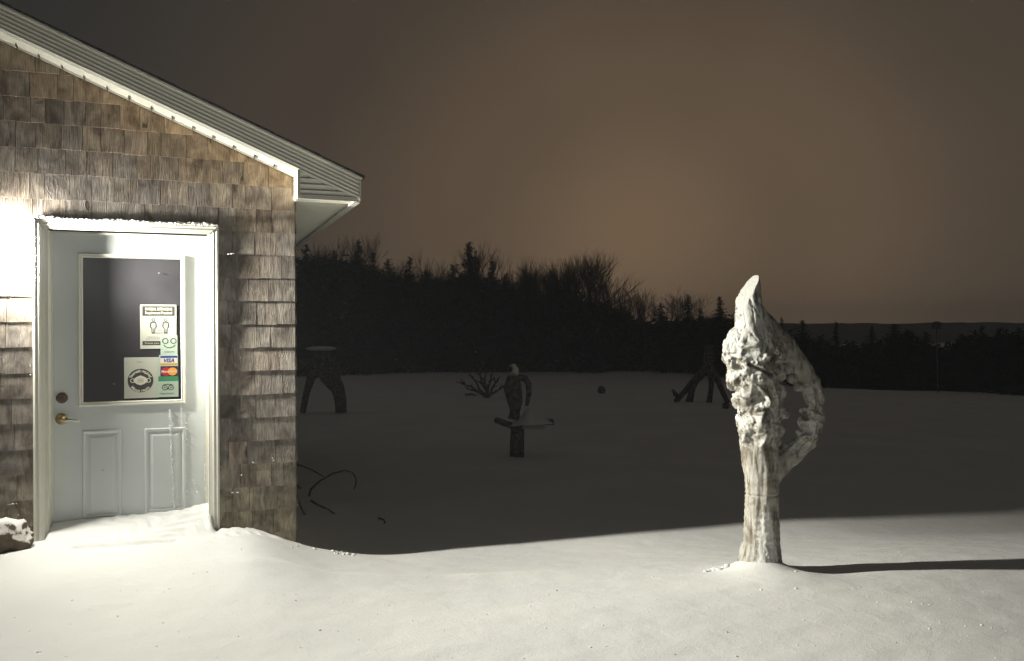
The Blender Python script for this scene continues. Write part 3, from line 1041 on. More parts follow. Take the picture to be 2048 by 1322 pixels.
p = Sheet('sticker', 'small pale green sticker with a line drawn smiling face over the notice corner', 'sticker', (321, 671), (355, 710), .0012, M['palegreen'])
p.ring('eye_ring', M['ink'], .28, .72, .135, .185); p.ring('eye_ring', M['ink'], .76, .72, .135, .185)
p.ring('smile_line', M['ink'], .53, .70, .38, .43, 212, 328, n=20)
p.text('lettering', M['ink'], 'welcome', .52, .17, .12, .6)

p = Sheet('sticker', 'card payment sticker reading VISA above a red and orange emblem', 'sticker', (318, 710), (356, 753), .0018, M['palegreen'])
p.rect('blue_stripe', M['blue'], .07, .86, .97, .955); p.rect('white_field', M['cream'], .07, .62, .97, .86)
p.text('lettering', M['blue'], 'VISA', .50, .735, .24, .55, bold=.035, shear=.3)
p.rect('gold_stripe', M['gold'], .07, .535, .97, .62)
p.rect('navy_field', M['navy'], .07, .0, .99, .49)
p.ring('red_disc', M['red'], .37, .24, 0, .27, n=30, sy=.86); p.ring('orange_disc', M['orange'], .71, .24, 0, .25, lev=3, n=30, sy=.9)
p.text('lettering', M['cream'], 'MasterCard', .52, .24, .15, .78, lev=4, bold=.03)

p = Sheet('sticker', 'green topped review sticker with a goggle eyed owl emblem at the bottom corner', 'sticker', (315, 753), (357, 793), .0024, M['palegreen'])
p.rect('green_band', M['green'], .04, .76, 1.0, 1.0)
p.ring('owl_eye', M['ink'], .34, .45, .10, .135); p.ring('owl_eye', M['ink'], .64, .45, .10, .135)
p.ring('owl_eye', M['ink'], .34, .45, .0, .035); p.ring('owl_eye', M['ink'], .64, .45, .0, .035)
p.poly('owl_brow', M['ink'], [(.18, .56), (.34, .62), (.49, .64), (.64, .62), (.80, .56), (.64, .585), (.49, .60), (.34, .585)])
p.poly('owl_beak', M['ink'], [(.45, .42), (.53, .42), (.49, .33)])
p.text('lettering', M['ink'], 'tripadvisor', .44, .17, .12, .66)

# ------------------------------------------------------------------ snow-dusted rock left of the door
mb = MB(); mb.blob((0, 0, 0), 1.0, 4)
vs = []
for v in mb.v:
    q = Vector(v); n_ = noise.noise(q * 1.3 + Vector((3, 1, 7))) * .35 + noise.noise(q * 3.5) * .16 + noise.noise(q * 9) * .05
    vs.append(q * (1 + n_))
c = uvz(.045, .17, 0); c.z = height(c.x, c.y) + .055
o = mesh_obj('rock', [(v.x * .145, v.y * .10, v.z * .125) for v in vs], mb.f, M['rock'], smooth=True)
o.location = c; o.rotation_euler = (0, 0, THETA)
tag(o, 'brown lumpy rock half covered with snow left of the door casing', 'rock')
mb = MB()
for i in range(26):
    mb.blob((random.uniform(-.04, .05), random.uniform(-.04, .04), random.uniform(0, .04)), random.uniform(.012, .024), 2, .25, (1.3, 1, .9))
c = uvz(.125, .12, 0); c.z = height(c.x, c.y) + .045
o = mb.build('rock', M['rock'], smooth=True, loc=c); tag(o, 'small crumbly snow topped rock touching the left door casing', 'rock')

# ------------------------------------------------------------------ the burl trunk
K = ST_Y / F_PX


def sp(px, py, dy=0.0):
    q = at(px, py, ST_Y + dy); return q


burl_chain = [
    # (px, py, radius_px, depth)
    (1520, 1150, 50, 0), (1521, 1122, 43, 0), (1523, 1090, 37, 0), (1524, 1050, 35, 0), (1524, 1010, 34, 0), (1524, 985, 34, 0), (1523, 950, 35, 0), (1521, 920, 38, 0),
    (1519, 890, 38, 0), (1520, 865, 41, 0), (1519, 840, 43, 0), (1521, 815, 44, 0), (1520, 790, 44, 0), (1513, 765, 46, 0), (1507, 740, 50, 0), (1500, 715, 50, 0),
    (1500, 695, 50, 0), (1509, 678, 44, 0), (1510, 660, 38, 0), (1506, 642, 33, 0), (1501, 622, 29, 0), (1500, 604, 26, 0), (1501, 588, 22, 0), (1504, 570, 17, 0),
    (1507, 560, 12, 0)]
extra = [[(1469, 694, 24, 0), (1466, 712, 20, -.02), (1473, 760, 22, 0), (1484, 800, 20, 0), (1488, 840, 16, 0), (1545, 708, 27, 0), (1550, 745, 22, 0), (1556, 780, 18, -.02), (1562, 826, 14, -.02), (1549, 860, 18, 0), (1497, 860, 20, 0)]]
arm = [(1515, 640, 26, .02), (1535, 662, 27, .03), (1556, 683, 26, .04), (1575, 704, 25, .05), (1592, 726, 23, .05), (1607, 748, 22, .05), (1619, 768, 22, .04), (1625, 790, 19, .03), (1628, 812, 18, .02),
       (1627, 834, 20, .01), (1621, 856, 20, 0), (1612, 876, 21, 0), (1600, 893, 22, 0), (1584, 906, 24, 0), (1567, 918, 26, 0), (1549, 933, 28, 0), (1540, 955, 22, 0)]
inner = [(1578, 735, 16, .04), (1585, 757, 13, .03), (1597, 775, 12, .02), (1606, 820, 11, .0), (1603, 845, 13, 0), (1599, 866, 10, 0)]


def chain_blobs(mb, ch, steps=3):
    for i in range(len(ch)):
        a = ch[i]; b = ch[min(i + 1, len(ch) - 1)]
        n_ = steps if i < len(ch) - 1 else 1
        for s_ in range(n_):
            t = s_ / steps
            px, py, rr, dd = (a[j] + (b[j] - a[j]) * t for j in range(4))
            mb.blob(sp(px, py, dd), rr * K, 2)


arm = [(a[0] + 1.5, a[1], a[2] * .96, a[3]) for a in arm]; inner = [(a[0], a[1], a[2] * .85, a[3]) for a in inner]
mb = MB(); chain_blobs(mb, burl_chain); chain_blobs(mb, arm)
for px, py, rr, dd in extra[0] + inner:
    mb.blob(sp(px, py, dd), rr * K, 2)
# knobs over the burl, laid in swirls down the body and the lower arm
random.seed(21)
for i in range(62):
    py = 700 + 205 * random.random() ** .7; px0 = np.interp(py, [675, 710, 760, 800, 850, 905], [1462, 1452, 1470, 1480, 1488, 1505])
    px1 = np.interp(py, [675, 710, 760, 800, 850, 905], [1552, 1560, 1552, 1558, 1552, 1540])
    px = random.uniform(px0, px1); t = (px - (px0 + px1) / 2) / ((px1 - px0) / 2)
    dep = -math.sqrt(max(0, 1 - t * t)) * (px1 - px0) / 2 * K * .9
    mb.blob(sp(px, py, dep), random.uniform(7, 11 + 9 * random.random()) * K, 2)
for i in range(44):
    k = random.randrange(6, 15); a = arm[k]; an = random.uniform(0, 6.28)
    mb.blob(sp(a[0] + math.cos(an) * a[2] * .7, a[1] + random.uniform(-10, 10), a[3] + math.sin(an) * a[2] * K * .7), random.uniform(5, 10) * K, 2)
tmp = mb.build('burl_tmp', M['burl'])
rm_ = tmp.modifiers.new('r', 'REMESH'); rm_.mode = 'VOXEL'; rm_.voxel_size = .0065
sm = tmp.modifiers.new('s', 'SMOOTH'); sm.factor = .5; sm.iterations = 3
dg = bpy.context.evaluated_depsgraph_get()
bme = bpy.data.meshes.new_from_object(tmp.evaluated_get(dg))
bpy.data.objects.remove(tmp)
n_ = len(bme.vertices)
cov = np.zeros(n_ * 3, dtype=np.float32); bme.vertices.foreach_get('co', cov); cov = cov.reshape(-1, 3)
nov = np.zeros(n_ * 3, dtype=np.float32); bme.vertices.foreach_get('normal', nov); nov = nov.reshape(-1, 3)
z890, z680, z985 = sp(1524, 900).z, sp(1500, 668).z, sp(1524, 988).z
snowy = np.zeros(n_, dtype=np.float32)
z_cut = []
tip = sp(1512, 552); low = sp(1471, 613)
axis = (tip - low).normalized()
cutn = Vector((axis.z, 0, -axis.x)) * -1.0         # points up and to the left
cutn = (cutn + Vector((0, -.42, 0))).normalized()
cutp = (tip + low) / 2 + Vector((0, 0, 0))
xa = sp(1570, 800).x
for i in range(n_):
    q = Vector(cov[i]); nn = Vector(nov[i])
    body = max(0.0, min(1.0, (q.z - z890) / .08 + .3)) * max(0.0, min(1.0, (z680 - q.z) / .10))
    if q.x > xa: body = max(0.0, min(1.0, (sp(0, 760).z - q.z) / .12)) * max(0.0, min(1.0, (q.z - z890 + .06) / .1))
    wv = Vector((noise.noise(q * 6), noise.noise(q * 6 + Vector((9, 3, 1))), noise.noise(q * 6 + Vector((2, 8, 5))))) * .075
    qs = Vector(((q + wv).x, (q + wv).y, (q + wv).z * .6))
    r1 = 1 - abs(noise.noise(qs * 12)) * 2.6
    r2 = 1 - abs(noise.noise(qs * 30 + Vector((5, 5, 5)))) * 2.2
    d_ = body * (.017 * r1 + .008 * r2 - .012)
    trunk = 1 - body
    gq = Vector((q.x * 16, q.y * 16, q.z * 1.6))
    d_ += trunk * (.010 * noise.noise(gq) + .005 * noise.noise(gq * 3.1))
    if q.z > z680 - .05:
        d_ += .009 * noise.noise(q * 11) - .010 * max(0, 1 - abs(noise.noise(Vector((q.x * 26 + q.z * 5, q.y * 26, q.z * 3)))) * 9)
    d_ += .004 * noise.noise(q * 50) * (.3 + body)
    if body < .5 and q.z < z890:
        cx0 = (q.x - sp(1529, 1060).x) / .045; hz0 = (q.z - ST_P.z) / .40
        if hz0 < 1.1: d_ += .006 * math.exp(-cx0 * cx0) * (1.1 - hz0) * (.6 + noise.noise(q * 70) + .6 * noise.noise(q * 28))
    if abs(q.z - z985) < .006 and q.z < z890: d_ -= .006
    q2 = q + nn * d_
    # slanting saw cut at the top
    dd = (q2 - cutp).dot(cutn)
    if q2.z > low.z - .05 and dd > 0:
        q2 = q2 - cutn * dd * 1.0 + cutn * (.0015 * noise.noise(q2 * 60))
    # the dark slit
    cov[i] = q2
    st = 0.0
    hz = (q.z - (ST_P.z)) / .40
    if hz < 1:
        cxn = (q.x - sp(1527, 1060).x) / (.055 * (1.15 - hz * .75))
        st = 1.45 * max(0, 1.1 - hz * .85) * math.exp(-cxn * cxn)
    st = max(st, .34 * min(1, body * 1.3))
    up = max(0, min(1, (q.z - z680 + .32) / .2)) * max(0, min(1, (sp(1552, 800).x - q.x) / .06))
    st = max(st, .46 * up)
    snowy[i] = st
# carve the slit and a hollow
for (pa, pb, rad, dep) in ((sp(1487, 727), sp(1532, 748), .0085, .035), (sp(1450, 708), sp(1478, 708), .01, .015), (sp(1480, 822), sp(1500, 826), .02, .02), (sp(1575, 745), sp(1570, 800), .018, .02)):
    pa2, pb2 = np.array((pa.x, pa.z)), np.array((pb.x, pb.z)); d2 = pb2 - pa2
    xz = cov[:, [0, 2]]
    t = np.clip(((xz - pa2) @ d2) / (d2 @ d2), 0, 1)
    dist = np.linalg.norm(xz - (pa2 + t[:, None] * d2), axis=1)
    front = cov[:, 1] < ST_Y - .02
    cov[:, 1] += np.where(front, dep * np.exp(-(dist / rad) ** 2), 0)
bme.vertices.foreach_set('co', cov.ravel()); bme.update()
at_ = bme.attributes.new('snowy', 'FLOAT', 'POINT'); at_.data.foreach_set('value', snowy)
bme.polygons.foreach_set('use_smooth', np.ones(len(bme.polygons), dtype=bool))
bme.materials.clear(); bme.materials.append(M['burl']); bme.name = 'burl_trunk'
burl = bpy.data.objects.new('burl_trunk', bme); COL.objects.link(burl)
tag(burl, 'pale knotted burl tree trunk with a looped arm standing upright in the lit snow', 'tree trunk')
# snow clod left of it
mb = MB()
for i in range(22):
    t = random.random()
    q = at(1412 + 44 * t, 1127, ST_Y + random.uniform(-.03, .03)); q.z = height(q.x, q.y) + .004
    mb.blob(q, random.uniform(.006, .016) * (1.2 - .3 * t), 2, .3, (1.5, 1, .6))
tag(mb.build('snow_lumps', M['snow'], smooth=True), 'small broken lumps of snow left of the burl trunk', kind='stuff')
mb = MB()
for i in range(44):
    px = random.gauss(690, 14) if i < 34 else random.uniform(560, 720); py = 1106 + (px - 690) * .12 + random.uniform(-4, 4)
    q = at(px, py, 5.6)
    d_ = ray(px, py)
    for s_ in np.arange(4.6, 6.6, .02):
        q = Vector((0, 0, CAM_Z)) + d_ * s_
        if q.z < height(q.x, q.y): break
    mb.blob(q + Vector((0, 0, .002)), random.uniform(.003, .012), 1, .3, (1.4, 1.2, .7))
tag(mb.build('snow_lumps', M['snow'], smooth=True), 'scattered snow crumbs on the drift beside the building corner', kind='stuff')


mb = MB(); random.seed(77)
for i in range(420):
    x_, y_ = random.uniform(-2.4, 3.2), 3.2 + 2.6 * random.random() ** 1.2
    if (Vector((x_, y_, 0)) - W0).dot(N) < .35: continue
    q = Vector((x_, y_, height(x_, y_))); rr = random.uniform(.002, .0045) * (1.6 if random.random() < .06 else 1)
    mb.blob(q, rr, 1, .3, (1.4, 1.4, .6))
tag(mb.build('snow_crumbs', M['snow'], smooth=True), 'sparse wind blown snow crumbs on the smooth foreground snow', kind='stuff')


def ground_at(px, py, y0=6.0, y1=80.0):
    d_ = ray(px, py); o_ = Vector((0, 0, CAM_Z)); s_ = y0
    while s_ < y1:
        q = o_ + d_ * s_
        if q.z < height(q.x, q.y): return Vector((q.x, q.y, height(q.x, q.y)))
        s_ += .04 + s_ * .003
    return Vector((q.x, q.y, height(q.x, q.y)))


# grass blades poking out of the edge of the drift
mb = MB()
for px, py, ln in ((640, 1088, 10), (672, 1092, 12), (680, 1090, 12), (675, 1094, 7), (612, 1084, 6), (560, 1090, 5)):
    q = ground_at(px, py + 3, 4.5)
    mb.tube([q, q + Vector((ln * .0022, .0, ln * .0016)), q + Vector((ln * .0042, 0, ln * .0021))], [.0014, .0011, .0005], 4)
tag(mb.build('dry_grass', M['cream']), 'dry grass blades poking from the drift beside the building corner', kind='stuff')

# ------------------------------------------------------------------ dark field: carved eagle, feeder, roots, twigs
gb = ground_at(1034, 914)
YE = gb.y; KE = YE / F_PX


def ep(px, py, dy=0.0): return at(px, py, YE + dy)


post = empty('feeder_post', gb)
tag(post, 'squat dark post carrying a snow roofed tray, below the carved eagle', 'bird feeder')


def rel(o_, parent):
    o_.parent = parent; o_.matrix_parent_inverse = Matrix.Translation(-parent.location); return o_


mb = MB(); mb.tube([ep(1034, 918), ep(1034, 890), ep(1035, 860), ep(1036, 846)], [.105, .10, .095, .10], 12); rel(mb.build('post', M['darkwood'], None, True), post)
mb = MB()
mb.prism([ep(988, 838, -.05), ep(1022, 850, -.18), ep(1022, 858, -.18), ep(988, 845, -.05)], (.03, .30, 0))
rel(mb.build('tray_board', M['darkwood']), post)
mb = MB(); a, b = ep(1045, 846, -.2), ep(1090, 858, -.2)
mb.box(a.x, b.x, a.y, a.y + .34, b.z, a.z + .02); rel(mb.build('feeder_box', M['paper']), post)
mb = MB(); a, b = ep(1090, 842, -.1), ep(1108, 850, -.1)
mb.box(a.x, b.x, a.y, a.y + .3, b.z, a.z); rel(mb.build('tray_board', M['darkwood']), post)
# snow cap on it
vs, fs = [], []
prof = [(1022, 849), (1026, 843), (1036, 838), (1044, 832), (1050, 820), (1056, 815), (1062, 817), (1066, 828), (1075, 834), (1092, 838), (1103, 843), (1108, 845)]
for i, (px, py) in enumerate(prof):
    t = i / (len(prof) - 1); wd = .30 * math.sin(math.pi * min(1, max(.06, t))) ** .5
    for j in range(9):
        an = math.pi * j / 8
        top_, bot = ep(px, py).z, ep(px, np.interp(px, [1022, 1045, 1090, 1108], [851, 846, 845, 846])).z
        vs.append((ep(px, py).x, YE - .02 - math.cos(an) * wd, bot + (top_ - bot) * math.sin(an) ** .8))
    if i:
        for j in range(8): fs.append((9 * (i - 1) + j, 9 * (i - 1) + j + 1, 9 * i + j + 1, 9 * i + j))
o = mesh_obj('snow_cap', vs, fs, M['snow'], smooth=True); o.parent = None
tag(o, 'mound of snow piled on the feeder tray', 'snow mound')

eg_base = ep(1029, 838)
eg = empty('carved_eagle', eg_base)
tag(eg, 'dark carved wooden eagle with a white painted head perched above the feeder', 'sculpture')
mb = MB()
mb.tube([ep(1027, 752), ep(1025, 770), ep(1030, 790), ep(1034, 805), ep(1030, 822), ep(1028, 838)], [12 * KE, 17 * KE, 15 * KE, 11 * KE, 10 * KE, 12 * KE], 12)
rel(mb.build('body', M['darkwood'], None, True), eg)
mb = MB(); mb.tube([ep(1020, 755), ep(1014, 775), ep(1018, 795), ep(1024, 820), ep(1026, 832)], [5 * KE, 8 * KE, 6 * KE, 4 * KE, 3 * KE], 8); rel(mb.build('wing', M['darkwood'], None, True), eg)
mb = MB(); mb.tube([ep(1036, 755), ep(1050, 757), ep(1057, 768), ep(1058, 785), ep(1056, 800), ep(1053, 812)], [6 * KE, 7 * KE, 6 * KE, 5.5 * KE, 4.5 * KE, 3 * KE], 8); rel(mb.build('wing', M['darkwood'], None, True), eg)
mb = MB(); mb.tube([ep(1020, 731), ep(1027, 731), ep(1031, 738), ep(1030, 745), ep(1028, 751)], [1.5 * KE, 4.5 * KE, 6.5 * KE, 8 * KE, 4 * KE], 10)
hd = rel(mb.build('head', M['eaglewhite'], None, True), eg)
mb = MB(); mb.tube([ep(1021, 733, -.05), ep(1016, 736, -.05), ep(1016, 741, -.05)], [4 * KE, 3 * KE, .8 * KE], 8); rel(mb.build('beak', M['darkwood'], None, True), eg)

# bare bush left of the eagle
def bush(name, label, base, tips, m=None, r0=.02, cat='shrub', grp=None):
    mb = MB()
    for tip_ in tips:
        pts = [base]; q = Vector(base); e = Vector(tip_)
        for s_ in range(1, 6):
            t = s_ / 5
            pts.append(q.lerp(e, t) + Vector((random.uniform(-1, 1), random.uniform(-1, 1), random.uniform(-1, 1))) * (e - q).length * .05 * (s_ < 5))
        mb.tube(pts, [r0 * (1 - .75 * i / 5) for i in range(6)], 5)
        for b_ in range(7):
            a_ = pts[random.randrange(2, 5)]; dv = (e - q).normalized() * .45 + Vector((random.uniform(-1, 1), random.uniform(-.5, .5), random.uniform(-.2, .8))) * .5
            ln = (e - q).length * random.uniform(.2, .4)
            mb.tube([a_, a_ + dv * ln * .5, a_ + dv * ln + Vector((0, 0, -.05 * ln))], [r0 * .4, r0 * .3, r0 * .12], 4)
    o_ = mb.build(name, m or M['darkwood']); tag(o_, label, cat, grp)
    return o_


bb = ground_at(974, 796)
bush('bare_bush', 'dark leafless bush just left of the carved eagle', bb, [at(x, y, bb.y) for x, y in ((930, 772), (940, 748), (955, 728), (968, 740), (985, 745), (1000, 752), (1008, 770), (920, 760))], r0=.07)

# driftwood roots standing in the field


def roots(name, label, chains, base_px, cat):
    g = ground_at(*base_px); kk = g.y / F_PX; mb = MB(); random.seed(base_px[0])
    for ch, rp in chains:
        pts = [at(x, y, g.y + random.uniform(-.4, .4) * (i > 0)) for i, (x, y) in enumerate(ch)]
        mb.tube(pts, [r_ * kk for r_ in rp], 10)
    o_ = mb.build(name, M['darkwood'], smooth=True); tag(o_, label, cat); return g, o_


g, _ = roots('driftwood_root', 'dark driftwood stump on spread root legs behind the burl trunk at the wood edge',
             [([(1418, 690), (1416, 735), (1385, 765), (1372, 780), (1352, 802)], [9, 11, 7, 6, 5]), ([(1416, 735), (1392, 762), (1384, 780), (1378, 806)], [9, 6, 6, 8]),
              ([(1418, 735), (1423, 760), (1422, 780), (1418, 806)], [9, 6, 5, 6]), ([(1420, 735), (1436, 762), (1448, 790), (1459, 812)], [9, 6, 5, 5]), ([(1352, 790), (1346, 781)], [5, 3])], (1400, 804), 'driftwood')
g, _ = roots('driftwood_arch', 'large dark arched driftwood piece behind the building corner',
             [([(640, 700), (645, 730), (660, 755), (676, 778), (681, 800), (682, 828)], [16, 20, 19, 14, 12, 12]), ([(640, 730), (622, 755), (613, 785), (606, 822)], [16, 9, 7, 6]),
              ([(660, 745), (676, 730), (672, 760)], [12, 8, 9]), ([(640, 730), (605, 728), (560, 735)], [14, 10, 8])], (660, 826), 'driftwood')
mb = MB(); mb.blob(at(642, 697, g.y), 1.0, 3, .04, (30 * g.y / F_PX, .5, 4.5 * g.y / F_PX))
tag(mb.build('snow_cap', M['snow'], smooth=True), 'thin cap of snow on the arched driftwood', 'snow cap')

for name, label, ch, w, cat in (
    ('bent_twig', 'long hooked twig arching over the snow beside the building corner', [(618, 992), (622, 978), (640, 962), (665, 947), (690, 941), (704, 944), (712, 956), (712, 968), (708, 978)], 2.0, 'twig'),
    ('twig', 'straight thin twig leaving the building corner above the hooked one', [(585, 926), (605, 932), (628, 942), (650, 955)], 1.8, 'twig'),
    ('twig', 'dark twig pointing down right just below the hooked one', [(622, 1001), (634, 1009), (655, 1018), (680, 1035)], 2.6, 'twig'),
    ('twig', 'short steep twig closest to the building corner', [(588, 975), (597, 1000), (604, 1020), (613, 1034)], 2.4, 'twig'),
    ('twig', 'stubby twig end showing at the wall corner beside the hooked one', [(580, 960), (594, 972), (603, 978)], 2.4, 'twig'),
    ('twig', 'tiny hooked twig alone on the dark snow right of the others', [(757, 1036), (767, 1039), (770, 1044), (768, 1048), (762, 1052)], 2.0, 'twig'),
    ('fallen_branch', 'thin fallen branch arched on the snow right of the burl trunk', [(1640, 772), (1665, 765), (1700, 768), (1735, 766), (1765, 770)], 2.0, 'branch'),
    ('fallen_branch', 'short dark branch lying left of the bare bush', [(930, 790), (942, 788), (955, 791)], 2.2, 'branch'),
):
    lowest = max(ch, key=lambda q_: q_[1]); g = ground_at(lowest[0], lowest[1] + 1); kk = g.y / F_PX
    mb = MB(); pts = [at(x, y, g.y + .03 * i) for i, (x, y) in enumerate(ch)]
    mb.tube(pts, [w * kk * (1.1 - .6 * i / len(pts)) for i in range(len(pts))], 6)
    tag(mb.build(name, M['darkwood'], smooth=True), label, cat)
for (px, py, r_, lab) in ((1203, 781, 8, 'small dark round stump alone in the middle of the dark field'), (1452, 812, 7, 'small dark round stump beside the root legs behind the burl trunk')):
    g = ground_at(px, py + 6); mb = MB(); mb.blob((g.x, g.y, g.z + r_ * .8 * g.y / F_PX), r_ * g.y / F_PX, 3, .12)
    tag(mb.build('stump', M['darkwood'], smooth=True), lab, 'stump')

# ------------------------------------------------------------------ trees
random.seed(5)


def spruce_meshes(seed, dens=1.0):
    """unit-height spruce: (trunk mesh, crown mesh)"""
    rnd = random.Random(seed)
    tr = MB(); tr.tube([(0, 0, -.03), (0, 0, .3), (rnd.uniform(-.01, .01), 0, .7), (0, 0, .99)], [.016, .013, .008, .001], 6)
    vs, fs = [], []
    z = .05; 
    while z < .985:
        rad = .21 * (1 - z) ** .8 * (1 + .25 * math.sin(z * 37 + seed)) + .012
        nb = 6 + int(7 * (1 - z))
        for b in range(nb):
            a = rnd.uniform(0, 2 * math.pi); ln = rad * rnd.uniform(.55, 1.25); drop = ln * rnd.uniform(.1, .55)
            dx, dy = math.cos(a), math.sin(a); px_, py_ = -dy, dx
            zz = z + rnd.uniform(-.012, .012)
            nseg = 5
            for s_ in range(nseg):
                t0_, t1_ = s_ / nseg, (s_ + 1.25) / nseg
                for sd in (-1, 1):
                    wv = ln * .30 * (1 - t0_ * .7) * rnd.uniform(.6, 1.3)
                    r0, r1 = ln * t0_, ln * t1_
                    k = len(vs)
                    zc_ = zz - drop * t0_ ** 1.3; ze = zz - drop * t1_ ** 1.3 + .012 * (t1_ > .9)
                    vs.append((dx * r0, dy * r0, zc_)); vs.append((dx * r1 * .8, dy * r1 * .8, ze + .004))
                    vs.append((dx * r1 + px_ * wv * sd, dy * r1 + py_ * wv * sd, ze - rnd.uniform(.0, .022)))
                    fs.append((k, k + 1, k + 2))
        z += .026 * (1.15 - z * .55) / dens
    def mk(n_, v_, f_, m_):
        me_ = bpy.data.meshes.new(n_); me_.from_pydata([tuple(q) for q in v_], [], f_); me_.materials.append(m_); return me_
    return mk('trunk', tr.v, tr.f, M['bark']), mk('crown', vs, fs, M['needles'])


def decid_meshes(seed, spread=.5, multi=1):
    rnd = random.Random(seed); tr = MB(); cw = MB()

    def grow_(p_, d_, ln, r_, lev):
        n2 = 3; pts = [p_]; q = p_.copy(); dd = d_.copy()
        for i in range(n2):
            dd = (dd + Vector((rnd.uniform(-1, 1), rnd.uniform(-1, 1), rnd.uniform(-.5, .9))) * .13).normalized()
            q = q + dd * ln / n2; pts.append(q.copy())
        mb_ = tr if lev < 2 else cw
        mb_.tube(pts, [r_ * (1 - .45 * i / n2) for i in range(n2 + 1)], 5 if lev < 2 else 3)
        if lev >= 5 or ln < .02: return
        for i in range(rnd.choice((2, 3, 3)) + (2 if lev >= 3 else 0)):
            t = rnd.uniform(.45, 1.0); ip = min(int(t * n2), n2 - 1); bp = pts[ip].lerp(pts[ip + 1], t * n2 - ip)
            ax = Vector((rnd.uniform(-1, 1), rnd.uniform(-1, 1), rnd.uniform(-.2, .6))).normalized()
            nd = (dd + ax * spread * rnd.uniform(.6, 1.3) + Vector((0, 0, .18))).normalized()
            grow_(bp, nd, ln * rnd.uniform(.6, .82), max(r_ * .52, .0007), lev + 1)

    for k in range(multi):
        grow_(Vector((rnd.uniform(-.02, .02) * k, 0, -.02)), Vector((rnd.uniform(-.2, .2) * (multi > 1), rnd.uniform(-.1, .1), 1)).normalized(), .36, .016, 0)
    zt = max([v[2] for v in tr.v + cw.v])
    def mk(n_, mb_, m_):
        me_ = bpy.data.meshes.new(n_); me_.from_pydata([(v[0] / zt, v[1] / zt, v[2] / zt) for v in mb_.v], [], mb_.f); me_.materials.append(m_); return me_
    return mk('trunk', tr, M['bark']), mk('crown', cw, M['twig'])


SPR = [spruce_meshes(s_) for s_ in (1, 2, 3, 4)]
DEC = [decid_meshes(11, .62, 2), decid_meshes(12, .55, 3), decid_meshes(14, .75, 2), decid_meshes(15, .5, 3)]


def tree_y(px):
    return float(np.interp(px, [500, 1000, 1400, 1640, 2048, 2300], [62, 62, 58, 47, 38, 36]))


